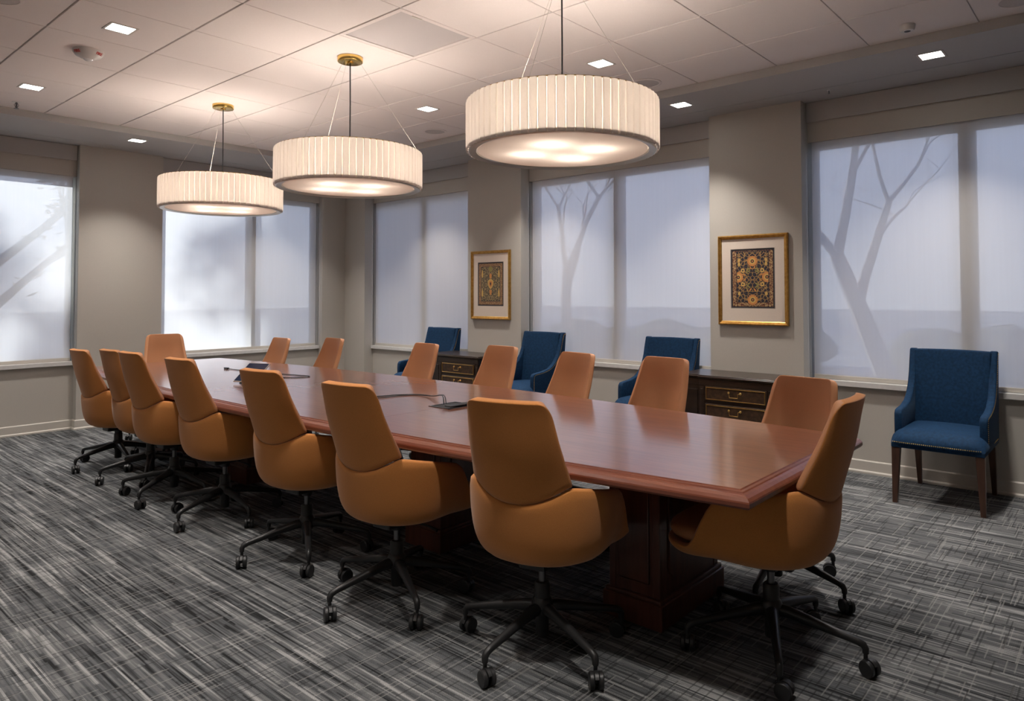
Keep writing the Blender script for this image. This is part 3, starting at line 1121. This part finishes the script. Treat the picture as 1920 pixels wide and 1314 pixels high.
            hood += [(.026 * math.cos(math.radians(20 + 130 * q / n)), .030 + .026 * math.sin(math.radians(20 + 130 * q / n))) for q in range(n, -1, -1)]
            add_prism(bm, hood, 1, -.0065, .0065)
            add_cyl(bm, (.016, 0), .0075, .0075, .052, .084, 12)
            cs = obj('caster', bm, m_black, lg, True, 40)
            cs.matrix_parent_inverse = Matrix.Identity(4)
            cs.location = (.316, 0, 0)
            leg0 = (lg, cs)
        else:
            lg = leg0[0].copy(); COL.objects.link(lg)
            cs = leg0[1].copy(); COL.objects.link(cs); cs.parent = lg
            # swivel the caster about its stem at x=.332
            t = math.radians((0, 70, -110, 150, -40)[k])
            cs.location = (.332 - .016 * math.cos(t), -.016 * math.sin(t), 0)
            cs.rotation_euler = (0, 0, t)
        lg.rotation_euler = (0, 0, 2 * PI * k / 5)
    return root

proto = make_chair()
SHELL = ('seat_shell', 'backrest', 'seat_cushion', 'tilt_mechanism', 'lever')
def base_name(o):
    return o.name.split('.')[0]
# (x, y, heading, seat lift, base turn, label)
CH = [
    (-.348, -1.929, 15, 0.0, 38, 'ochre conference chair nearest the camera, its back turned to it'),
    (-.424, -1.128, 6, 0.0, 30, 'ochre conference chair second from the camera along the near side of the table'),
    (-.390, -.325, 8, 0.0, 24, 'ochre conference chair third from the camera on the near side, in front of the tablet'),
    (-.375, .630, 5, 0.0, 52, 'ochre conference chair fourth from the camera on the near side of the table'),
    (-.384, 1.350, 3, 0.0, 66, 'ochre conference chair fifth from the camera on the near side, overlapping the sixth'),
    (-.300, 1.970, 3, -.02, 28, 'ochre conference chair sixth from the camera on the near side, half hidden by the fifth'),
    (-.310, 2.600, 4, -.05, 48, 'ochre conference chair at the far left end of the near side of the table'),
    (.425, 3.44, -103, -.02, 20, 'tan conference chair at the far end of the table in front of the far blind'),
    (.965, 2.83, 180, -.06, 10, 'tan conference chair on the window side, farthest, before the far blind'),
    (1.045, 2.04, 176, -.035, 40, 'tan conference chair on the window side, second farthest, before the room corner'),
    (1.085, .775, 176, -.03, 25, 'tan conference chair on the window side in front of the far blue armchair'),
    (1.090, -.090, 178, -.012, 60, 'tan conference chair on the window side in front of the far dark cabinet'),
    (1.045, -.80, 172, -.02, 15, 'tan conference chair on the window side right of the tall-showing blue armchair'),
    (.985, -1.53, 176, -.008, 33, 'tan conference chair on the window side hiding most of a blue armchair'),
    (.812, -2.405, 172, -.045, 42, 'tan conference chair on the window side nearest the camera, right of the near cabinet'),
    (.215, -2.617, 92, 0.0, 62, 'ochre conference chair at the near end of the table, seen from its side'),
]
for i, (x, y, hd, dz, bt, lab) in enumerate(CH):
    o = proto if i == 0 else copy_tree(proto)
    o.location = (x, y, 0)
    o.rotation_euler = (0, 0, math.radians(hd))
    tag(o, lab, 'chair', 'swivel chairs around the conference table')
    k = 0
    for ch in o.children:
        nm = base_name(ch)
        if nm in SHELL:
            ch.location = (0, 0, dz)
        elif nm == 'leg':
            ch.rotation_euler = (0, 0, math.radians(bt - hd + 72 * k)); k += 1

# ================================================================== BLUE ARMCHAIR
def make_armchair():
    root = empty('armchair', (0, 0, 0))
    W = .265
    # local: forward +x, y sideways. front edge of seat x=.30, back foot x=-.31
    bm = bmesh.new()
    # seat
    n = 12
    add_box(bm, (-.275, -.264, .365), (.318, .264, .396), .006, 2)
    obj('seat_base', bm, m_blue, root)
    bm = bmesh.new()
    NX, NY = 14, 12
    g = []
    for i in range(NX + 1):
        row = []
        for j in range(NY + 1):
            a, b = i / NX * 2 - 1, j / NY * 2 - 1
            x = .025 + .31 * a
            wy = .272 + .008 * a
            y = wy * b
            z = .475 + .016 * (1 - b * b) * (1 - a * a) - .045 * max(0, abs(a) - .82) / .18 * (1 if a > 0 else .3) - .04 * (max(0, abs(b) - .86) / .14) ** 2
            y *= 1 - .06 * (max(0, a - .5) / .5) ** 3
            x -= .022 * abs(b) ** 5 * max(0, a)
            row.append(bm.verts.new((x, y, z)))
        g.append(row)
    for i in range(NX):
        for j in range(NY):
            bm.faces.new((g[i][j], g[i + 1][j], g[i + 1][j + 1], g[i][j + 1]))
    r = bmesh.ops.extrude_edge_only(bm, edges=[e for e in bm.edges if e.is_boundary])
    vs = [q for q in r['geom'] if isinstance(q, bmesh.types.BMVert)]
    for q in vs:
        q.co.z = .392
    bmesh.ops.contextual_create(bm, geom=[e for e in bm.edges if e.is_boundary])
    o = obj('seat_cushion', bm, m_blue, root)
    bake(o, [('BEVEL', dict(width=.012, segments=2, limit_method='ANGLE', angle_limit=.9)), ('SUBSURF', dict(levels=1, render_levels=1))])
    # back, curved slab leaning
    bm = bmesh.new()
    NZ, NY = 12, 10
    def back(u, v, off):
        z = .42 + (.980 - .42) * v
        x = -.235 - .075 * v + .016 * (u * u) + off
        y = u * (.228 + .004 * v)
        if off > 0:
            x += .012 * math.sin(PI * min(1, v * 1.05)) * (1 - u ** 4)
        return (x, y, z + .004 * (1 - u * u) * v)
    F = [[bm.verts.new(back(j / NY * 2 - 1, i / NZ, .055)) for j in range(NY + 1)] for i in range(NZ + 1)]
    K = [[bm.verts.new(back(j / NY * 2 - 1, i / NZ, 0)) for j in range(NY + 1)] for i in range(NZ + 1)]
    for G in (F, K):
        for i in range(NZ):
            for j in range(NY):
                bm.faces.new((G[i][j], G[i][j + 1], G[i + 1][j + 1], G[i + 1][j]))
    for i in range(NZ):
        bm.faces.new((F[i][0], F[i + 1][0], K[i + 1][0], K[i][0])); bm.faces.new((F[i][NY], F[i + 1][NY], K[i + 1][NY], K[i][NY]))
    for j in range(NY):
        bm.faces.new((F[0][j], F[0][j + 1], K[0][j + 1], K[0][j])); bm.faces.new((F[NZ][j], F[NZ][j + 1], K[NZ][j + 1], K[NZ][j]))
    bmesh.ops.recalc_face_normals(bm, faces=bm.faces[:])
    o = obj('backrest', bm, m_blue, root)
    bake(o, [('BEVEL', dict(width=.010, segments=3, limit_method='ANGLE', angle_limit=.9))])
    # arms sweeping up into wings
    prof = [(-.265, .375), (-.278, .60), (-.318, .982), (-.262, .985), (-.236, .90), (-.215, .82), (-.180, .745), (-.125, .680), (-.050, .635), (.05, .612), (.155, .603), (.190, .598), (.208, .575), (.212, .53), (.212, .375)]
    for sy in (-1, 1):
        bm = bmesh.new()
        y0, y1 = sorted((sy * .222, sy * .268))
        add_prism(bm, prof, 1, y0, y1)
        bmesh.ops.recalc_face_normals(bm, faces=bm.faces[:])
        o = obj('armrest', bm, m_blue, root)
        bake(o, [('BEVEL', dict(width=.011, segments=3, limit_method='ANGLE', angle_limit=.35))])
    # nailheads
    bm = bmesh.new()
    def stud(p, nrm):
        q = Vector(nrm).to_track_quat('Z', 'Y').to_matrix().to_4x4()
        bmesh.ops.create_cone(bm, cap_ends=True, segments=6, radius1=.0042, radius2=.0018, depth=.0026, matrix=Matrix.Translation(p) @ q)
    k = -.252
    while k <= .252:
        stud((.3365 - .020 * (abs(k) / .27) ** 5, k, .403), (1, 0, 0)); k += .0115
    for sy in (-1, 1):
        k = -.21
        while k < .20:
            stud((k, sy * .2695, .403), (0, sy, 0)); k += .0115
        path = smooth_path([(-.303, .968), (-.276, .965), (-.249, .89), (-.228, .81), (-.193, .735), (-.135, .668), (-.058, .622), (.05, .598), (.150, .590), (.186, .584), (.196, .56), (.199, .52), (.199, .41)], 2)
        d = 0
        acc = 0
        for a, b in zip(path, path[1:]):
            seg = (b - a).length
            while acc < seg:
                p = a.lerp(b, acc / seg)
                stud((p.x, sy * .2692, p.y), (0, sy, 0))
                acc += .0125
            acc -= seg
    o = obj('nailhead_trim', bm, m_brass, root)
    o['kind'] = 'stuff'
    # legs
    for sy in (-1, 1):
        bm = bmesh.new()
        def leg(x0, y0, s0, x1, y1, s1, z0=.372):
            a = [bm.verts.new((x0 + dx * s0, y0 + dy * s0, z0)) for dx, dy in ((-1, -1), (1, -1), (1, 1), (-1, 1))]
            b = [bm.verts.new((x1 + dx * s1, y1 + dy * s1, 0)) for dx, dy in ((-1, -1), (1, -1), (1, 1), (-1, 1))]
            bm.faces.new(a[::-1]); bm.faces.new(b)
            for q in range(4):
                bm.faces.new((a[q], a[(q + 1) % 4], b[(q + 1) % 4], b[q]))
        leg(.288, sy * .237, .025, .293, sy * .248, .014)
        obj('leg', bm, m_blueleg, root)
        bm = bmesh.new()
        leg(-.245, sy * .225, .022, -.325, sy * .228, .013)
        obj('leg', bm, m_blueleg, root)
    return root
arm = make_armchair()
BL = [(-2.735, 'navy velvet armchair with brass nailheads standing alone at the right below the window'),
      (-.512, 'navy velvet armchair behind the table, mostly hidden, just left of the near dark cabinet'),
      (1.00, 'navy velvet armchair right of the far dark cabinet, its tall back and arm showing'),
      (2.555, 'navy velvet armchair farthest in the corner, left of the far dark cabinet')]
for i, (y, lab) in enumerate(BL):
    o = arm if i == 0 else copy_tree(arm)
    o.location = (2.935, y, 0)
    o.rotation_euler = (0, 0, PI)
    tag(o, lab, 'armchair', 'navy armchairs along the window wall')

# ================================================================== DARK CABINETS
def make_cabinet():
    """local: front at x=0 facing -x, depth +x, y along the wall, drawer block y in (-.31,.31), side wing at +y"""
    root = empty('cabinet', (0, 0, 0))
    HT = .728
    bm = bmesh.new()
    add_box(bm, (.02, -.30, .08), (.42, .30, HT - .03), .003)
    add_box(bm, (.045, .298, .08), (.42, .475, HT - .03), .003)
    # frieze under the top and rails
    add_box(bm, (.012, -.306, HT - .085), (.42, .306, HT - .03), .004)
    add_box(bm, (.038, .30, HT - .085), (.42, .481, HT - .03), .004)
    obj('carcass', bm, m_cred, root)
    bm = bmesh.new()
    for z0, z1, o_ in ((HT - .03, HT - .022, .008), (HT - .022, HT - .008, .018), (HT - .008, HT, .012)):
        add_box(bm, (.012 - o_, -.306 - o_, z0), (.43, .306 + o_ * .3, z1), .003)
        add_box(bm, (.040 - o_, .30, z0), (.43, .481 + o_, z1), .003)
    obj('top', bm, m_cred, root)
    bm = bmesh.new()
    add_box(bm, (.008, -.312, 0), (.43, .312, .082), .005)
    add_box(bm, (.034, .30, 0), (.43, .487, .082), .005)
    obj('plinth', bm, m_cred, root)
    for y0, y1 in ((-.30, -.262), (.262, .30)):
        bm = bmesh.new()
        add_box(bm, (.014, y0, .082), (.03, y1, HT - .085), .003)
        add_box(bm, (.010, y0 + .010, .11), (.018, y1 - .010, HT - .11), .003)
        obj('stile', bm, m_cred, root)
    bm = bmesh.new(); add_box(bm, (.038, .33, .12), (.05, .45, HT - .12), .004); obj('side_panel', bm, m_cred, root)
    for zc_ in (.585, .445, .305, .165):
        d = empty('drawer', (0, 0, 0)); d.parent = root
        h = .049
        box('drawer_front', (.010, -.252, zc_ - h - .008), (.03, .252, zc_ + h + .008), m_drawer, d, .003)
        bm = bmesh.new()
        y0, y1, z0, z1, t = -.243, .243, zc_ - h, zc_ + h, .0055
        for a in ((y0, z0, y1, z0 + t), (y0, z1 - t, y1, z1), (y0, z0, y0 + t, z1), (y1 - t, z0, y1, z1)):
            add_box(bm, (.004, a[0], a[1]), (.012, a[2], a[3]), .0012)
        obj('brass_moulding', bm, m_brass, d)
        bm = bmesh.new()
        w = .048
        for sy in (-1, 1):
            bmesh.ops.create_uvsphere(bm, u_segments=12, v_segments=8, radius=.0105, matrix=Matrix.Translation((.004, sy * w, zc_ + .018)) @ Matrix.Diagonal((.7, 1, 1, 1)))
        add_tube(bm, [(-.004, -w, zc_ + .018), (-.014, -w + .012, zc_ + .016), (-.014, -w + .014, zc_ - .016), (-.014, w - .014, zc_ - .016), (-.014, w - .012, zc_ + .016), (-.004, w, zc_ + .018)], .0032, 8)
        obj('handle', bm, m_brass, d, True)
    return root
cab = make_cabinet()
for i, (y, lab) in enumerate([(-1.34, 'dark wooden cabinet with brass-edged drawers under the larger picture'),
                              (1.785, 'dark wooden cabinet with brass-edged drawers under the smaller, farther picture')]):
    o = cab if i == 0 else copy_tree(cab)
    o.location = (2.70, y, 0)
    tag(o, lab, 'cabinet', 'dark drawer cabinets against the pilasters')

# ================================================================== PICTURES
def art_mat(name, ground, vine1, vine2, dens):
    m = mat(name, ground, .6)
    b = m.node_tree.nodes['Principled BSDF']
    tc = N(m, 'ShaderNodeTexCoord'); sx = N(m, 'ShaderNodeSeparateXYZ'); L(m, tc.outputs['Object'], sx.inputs[0])
    ab = math_n(m, 'ABSOLUTE', sx.outputs[1])
    cb = N(m, 'ShaderNodeCombineXYZ'); L(m, ab, cb.inputs[0]); L(m, math_n(m, 'ABSOLUTE', sx.outputs[2]), cb.inputs[1])
    nz = N(m, 'ShaderNodeTexNoise'); nz.inputs['Scale'].default_value = dens * .5; L(m, cb.outputs[0], nz.inputs[0])
    mx = N(m, 'ShaderNodeMix', data_type='RGBA'); mx.inputs[0].default_value = .035
    L(m, cb.outputs[0], mx.inputs[6]); L(m, nz.outputs[1], mx.inputs[7])
    vo = N(m, 'ShaderNodeTexVoronoi', feature='DISTANCE_TO_EDGE'); vo.inputs['Scale'].default_value = dens
    L(m, mx.outputs[2], vo.inputs[0])
    vc = N(m, 'ShaderNodeTexVoronoi'); vc.inputs['Scale'].default_value = dens * 1.7; L(m, mx.outputs[2], vc.inputs[0])
    line = ramp(m, vo.outputs[0], [(.05, (1, 1, 1)), (.085, (0, 0, 0))])
    blob = ramp(m, vc.outputs[0], [(.20, (1, 1, 1)), (.30, (0, 0, 0))])
    a = N(m, 'ShaderNodeMix', data_type='RGBA'); a.inputs[6].default_value = (*ground, 1); a.inputs[7].default_value = (*vine1, 1); L(m, line, a.inputs[0])
    c = N(m, 'ShaderNodeMix', data_type='RGBA'); c.inputs[7].default_value = (*vine2, 1); L(m, a.outputs[2], c.inputs[6]); L(m, math_n(m, 'MULTIPLY', blob, .8), c.inputs[0])
    L(m, c.outputs[2], b.inputs['Base Color'])
    return m
m_or = mat('print_orange', (.60, .25, .07), .6)
m_or2 = mat('print_gold', (.62, .40, .12), .6)
m_navy = mat('print_navy', (.018, .018, .03), .6)
m_red2 = mat('print_maroon', (.14, .03, .02), .6)
m_olive = mat('print_olive', (.28, .24, .07), .6)

def flower(bm, cx, cz, r, petals, x, depth=.6, full=None):
    """scalloped disc in the YZ plane facing -x; full=(lo,hi) clips in y"""
    pts = []
    n = petals * 4
    for k in range(n):
        a = 2 * PI * k / n
        rr = r * (1 - .16 * (1 - abs(math.sin(a * petals / 2))) ** .8)
        y = cx + rr * math.cos(a); z = cz + rr * math.sin(a)
        if full: y = min(max(y, full[0]), full[1])
        pts.append((y, z))
    vs = [bm.verts.new((x, p[0], p[1])) for p in pts]
    c = bm.verts.new((x, sum(p[0] for p in pts) / n, cz))
    for k in range(n):
        bm.faces.new((c, vs[(k + 1) % n], vs[k]))

def leafshape(bm, cx, cz, l, w, ang, x):
    pts = []
    for k in range(12):
        t = 2 * PI * k / 12
        a, b = math.cos(t) * l, math.sin(t) * w * (1 - .35 * math.cos(t))
        pts.append((cx + a * math.cos(ang) - b * math.sin(ang), cz + a * math.sin(ang) + b * math.cos(ang)))
    bm.faces.new([bm.verts.new((x, p[0], p[1])) for p in pts])

def picture(y, z, w, h, mw, label, style):
    """hangs on the pilaster, face at XP; local x=0 at the wall, facing -x"""
    o = empty('framed_picture', (XP, y, z))
    tag(o, label, 'picture', 'gilt framed pictures on the pilasters')
    fwid, d = .032, .030
    bm = bmesh.new()
    prof = [(0, 0), (-d * .7, 0), (-d, .006), (-d, .012), (-d * .72, .018), (-d * .66, .026), (-d * .5, fwid), (0, fwid)]
    rings = []
    for dx, ins in prof:
        rings.append([bm.verts.new((dx - .001, sy * (w / 2 - ins), sz * (h / 2 - ins))) for sy, sz in ((-1, -1), (1, -1), (1, 1), (-1, 1))])
    for a, b in zip(rings, rings[1:] + rings[:1]):
        for k in range(4):
            bm.faces.new((a[k], a[(k + 1) % 4], b[(k + 1) % 4], b[k]))
    obj('frame', bm, m_gold, o)
    iw, ih = w / 2 - fwid + .004, h / 2 - fwid + .004
    box('backing', (-.008, -iw, -ih), (-.002, iw, ih), m_mat, o)
    pw, ph = iw - mw[0], ih - mw[1]
    zo = mw[2]
    bm = bmesh.new()
    t = .004
    for (a, b_, c_, e_) in ((-iw, -ih, iw, -ph + zo), (-iw, ph + zo, iw, ih), (-iw, -ph + zo, -pw, ph + zo), (pw, -ph + zo, iw, ph + zo)):
        add_box(bm, (-.012, a, b_), (-.008, c_, e_))
    obj('mount', bm, m_mat, o)
    p = box('print', (-.0095, -pw, -ph + zo), (-.008, pw, ph + zo), m_navy, o)
    p['label'] = 'dark floral carpet-style print'
    bw = pw * .24
    if style == 0:
        ground, v1, v2, bg = (.018, .018, .035), (.42, .24, .08), (.16, .12, .05), (.12, .030, .018)
        dens, bd = 36, 60
    else:
        ground, v1, v2, bg = (.04, .035, .03), (.46, .34, .16), (.30, .20, .09), (.16, .06, .035)
        dens, bd = 60, 90
    mf = art_mat('print_field_%d' % style, ground, v1, v2, dens)
    mb = art_mat('print_border_%d' % style, bg, (.52, .36, .17), (.35, .17, .06), bd)
    bm = bmesh.new()
    x = -.0098
    for (a, b_, c_, e_) in ((-pw + bw, -ph + zo + .012, pw - bw, -ph + zo + bw), (-pw + bw, ph + zo - bw * (.35 if style == 0 else 1), pw - bw, ph + zo - .012), (-pw + .012, -ph + zo + .012, -pw + bw, ph + zo - .012), (pw - bw, -ph + zo + .012, pw - .012, ph + zo - .012)):
        add_box(bm, (x, a, b_), (-.0094, c_, e_))
    obj('print_border', bm, mb, o)
    f0, f1 = pw - bw - .006, None
    zt_ = ph + zo - (bw * .35 if style == 0 else bw) - .006
    zb_ = -ph + zo + bw + .006
    box('print_field', (x - .0001, -f0, zb_), (-.0093, f0, zt_), mf, o)
    x = -.0102
    bmo, bmg, bmd, bml = bmesh.new(), bmesh.new(), bmesh.new(), bmesh.new()
    cz = (zt_ + zb_) / 2; fh = (zt_ - zb_) / 2
    if style == 0:
        R = f0 * .34
        for fy, fz, cl in ((0, cz + fh * .62, None), (f0 - R * .25, cz - fh * .02, (-f0, f0)), (-f0 + R * .25, cz - fh * .02, (-f0, f0)), (0, zb_ + R * .35, None)):
            flower(bmo, fy, fz, R, 18, x, full=cl)
            flower(bmg, fy if cl is None else math.copysign(f0 - R * .25, fy), fz, R * .62, 12, x - .0001, full=cl)
            flower(bmd, fy, fz, R * .34, 8, x - .0002, full=cl)
            flower(bmo, fy, fz, R * .16, 6, x - .0003, full=cl)
        for sy in (-1, 1):
            for fz in (cz + fh * .25, cz - fh * .30):
                flower(bmg, sy * f0 * .62, fz, R * .42, 6, x)
                flower(bmd, sy * f0 * .62, fz, R * .16, 6, x - .0001)
            for fz in (cz + fh * .52, cz + fh * .68, cz - fh * .66):
                leafshape(bmg, sy * f0 * .86, fz, R * .38, R * .24, PI / 2 + sy * .1, x)
            for fz, an in ((cz + fh * .32, .6), (cz + fh * .22, -.3), (cz - fh * .28, -.6), (cz - fh * .40, .4)):
                leafshape(bml, sy * f0 * .24, fz, R * .34, R * .13, an * sy, x)
                leafshape(bml, sy * f0 * .36, fz - .01, R * .30, R * .11, an * sy + 1.2, x)
            leafshape(bmo, sy * f0 * .12, cz + fh * .36, R * .30, R * .12, sy * 1.1, x)
            leafshape(bmo, sy * f0 * .14, cz - fh * .52, R * .36, R * .14, sy * -.9, x)
            leafshape(bmo, sy * f0 * .55, cz + fh * .08, R * .26, R * .10, sy * .5, x)
            leafshape(bmo, sy * f0 * .50, cz - fh * .12, R * .26, R * .10, -sy * .5, x)
    else:
        R = f0 * .32
        leafshape(bmg, 0, cz, R * 1.25, R * .95, -PI / 2, x)
        leafshape(bmo, 0, cz, R * .8, R * .6, -PI / 2, x - .0001)
        leafshape(bmd, 0, cz, R * .45, R * .2, -PI / 2, x - .0002)
        for fz in (cz + fh * .46, cz - fh * .5):
            leafshape(bmo, 0, fz, R * .7, R * .42, -PI / 2, x)
        leafshape(bml, 0, cz + fh * .88, R * .7, R * .6, -PI / 2, x)
        for sy in (-1, 1):
            for fz in (cz + fh * .62, cz - fh * .52):
                leafshape(bmg, sy * (f0 - R * .3), fz, R * 1.0, R * .30, PI / 2, x)
    for nm, b_, mm in (('print_blossom', bmo, m_or), ('print_petal', bmg, m_or2), ('print_heart', bmd, m_navy), ('print_leaf', bml, m_olive)):
        obj(nm, b_, mm, o)['kind'] = 'stuff'
    # thin glass line is left to the frame; mount edge line
    bm = bmesh.new()
    for (a, b_, c_, e_) in ((-pw - .004, -ph + zo - .004, pw + .004, -ph + zo - .001), (-pw - .004, ph + zo + .001, pw + .004, ph + zo + .004), (-pw - .004, -ph + zo, -pw - .001, ph + zo), (pw + .001, -ph + zo, pw + .004, ph + zo)):
        add_box(bm, (-.0125, a, b_), (-.0119, c_, e_))
    obj('mount_line', bm, m_dark, o)
picture(-1.302, 1.495, .605, .757, (.088, .105, .012), 'gilt framed dark floral print with orange blossoms, the larger and nearer picture', 0)
picture(1.728, 1.483, .600, .768, (.078, .115, .010), 'gilt framed fine-patterned brown print, the smaller-looking farther picture', 1)

# ================================================================== OUTSIDE
m_lawn = noise_color(mat('winter_lawn', (.2, .2, .1), .95), .6, (.34, .33, .28), (.46, .44, .38))
m_path = mat('pale_path', (.34, .33, .31), .9)
m_bark = noise_color(mat('hazed_bark', (.2, .16, .12), .9), 14, (.38, .35, .33), (.50, .47, .44), stretch=(1, 1, .2))  # pale tone puts outdoor haze into the tree colour
m_hedge = noise_color(mat('hedge_leaves', (.05, .08, .04), .9), 9, (.10, .11, .08), (.20, .20, .15))
structure(box('ground', (-60, -60, -.75), (90, 90, -.55), m_lawn))
structure(box('path_1', (30, -60, -.549), (40, 80, -.53), m_path))

m_leaf = noise_color(mat('tree_leaves', (.1, .12, .06), .8), 5, (.10, .10, .05), (.22, .19, .10))
def make_tree(seed, name, height, lean=(0, 0), depth=6, leaves=0):
    rnd = random.Random(seed)
    bm = bmesh.new()
    def grow(p, d, length, r, lev):
        n = 3 if lev > 1 else 2
        pts, rad = [p.copy()], [r]
        q = p.copy(); dd = d.copy()
        for k in range(n):
            dd = (dd + Vector((rnd.uniform(-.16, .16), rnd.uniform(-.16, .16), rnd.uniform(-.05, .12)))).normalized()
            q = q + dd * (length / n)
            pts.append(q.copy()); rad.append(r * (1 - .4 * (k + 1) / n))
        add_tube(bm, pts, rad, 6 if lev >= depth - 2 else 4, cap=False)
        if lev == 0:
            return
        kids = 3 if lev > 1 else 4
        for k in range(kids):
            a = rnd.uniform(0, 2 * PI)
            side = Vector((math.cos(a), math.sin(a), rnd.uniform(-.1, .35)))
            nd = (dd * rnd.uniform(.55, 1.0) + side * rnd.uniform(.45, .85)).normalized()
            start = pts[-1] if k < 2 else pts[-2]
            grow(start, nd, length * rnd.uniform(.62, .80), rad[-1] * rnd.uniform(.6, .8), lev - 1)
    grow(Vector((0, 0, 0)), Vector((lean[0], lean[1], 1)).normalized(), height, height * .075, depth)
    o = obj(name, bm, m_bark, None)
    if leaves:
        bm = bmesh.new()
        me = o.data
        for k in range(leaves):
            v_ = me.vertices[rnd.randrange(len(me.vertices) // 5, len(me.vertices))].co
            c = v_ + Vector((rnd.gauss(0, .12), rnd.gauss(0, .12), rnd.gauss(0, .12)))
            q = Matrix.Rotation(rnd.uniform(0, PI), 3, 'X') @ Matrix.Rotation(rnd.uniform(0, PI), 3, 'Z')
            l_, w_ = rnd.uniform(.07, .13), rnd.uniform(.03, .06)
            bm.faces.new([bm.verts.new(c + q @ Vector(p)) for p in ((-l_, 0, 0), (0, -w_, .01), (l_, 0, 0), (0, w_, .01))])
        f = obj('leaves', bm, m_leaf, o)
        f['kind'] = 'stuff'
    return o
t1 = make_tree(3, 'sparse_tree', 2.5, (.05, .0), 7, 15000)
t1.location = (-2.3, 11.5, -.6)
tag(t1, 'sparse tree outside the far wall whose shadow falls on the leftmost blind', 'tree', 'sparse trees outside the far wall')
t2 = copy_tree(t1); t2.location = (1.0, 13.0, -.6); t2.rotation_euler = (0, 0, 2.1); t2.scale = (1.1, 1.1, 1.0)
t2['label'] = 'sparse tree outside the far wall shading the blind behind the table end'
t3 = make_tree(11, 'bare_tree', 2.9, (-.35, .30))
t3.location = (11.5, -.45, -.6)
tag(t3, 'leaning bare tree seen faintly through the blind at the right', 'tree', 'bare trees outside')
t4 = t3.copy(); COL.objects.link(t4); t4.location = (14.0, 9.0, -.6); t4.rotation_euler = (0, 0, 1.3)
t4['label'] = 'bare tree seen dimly through the blind between the pictures'
def hedge(x, y, w, l, h, seed, label):
    rnd = random.Random(seed)
    bm = bmesh.new()
    for k in range(10):
        c = (rnd.uniform(-w, w), l * (k / 9 * 2 - 1), h * rnd.uniform(.35, .5))
        bmesh.ops.create_icosphere(bm, subdivisions=3, radius=1, matrix=Matrix.Translation(c) @ Matrix.Diagonal((w * 1.1, l * .28, h * rnd.uniform(.45, .6), 1)))
    for v_ in bm.verts:
        v_.co += Vector((rnd.uniform(-1, 1), rnd.uniform(-1, 1), rnd.uniform(-1, 1))) * .07
    o = obj('shrub', bm, m_hedge)
    o.location = (x, y, -.6)
    tag(o, label, 'shrub', 'dark shrubs outside')
hedge(14, -3.2, 1.0, 2.6, 1.35, 1, 'dark shrub row seen faintly at the foot of the right blind')
hedge(15, 6.5, 1.0, 3.5, 1.2, 2, 'dark shrub row seen faintly at the foot of the middle blind')
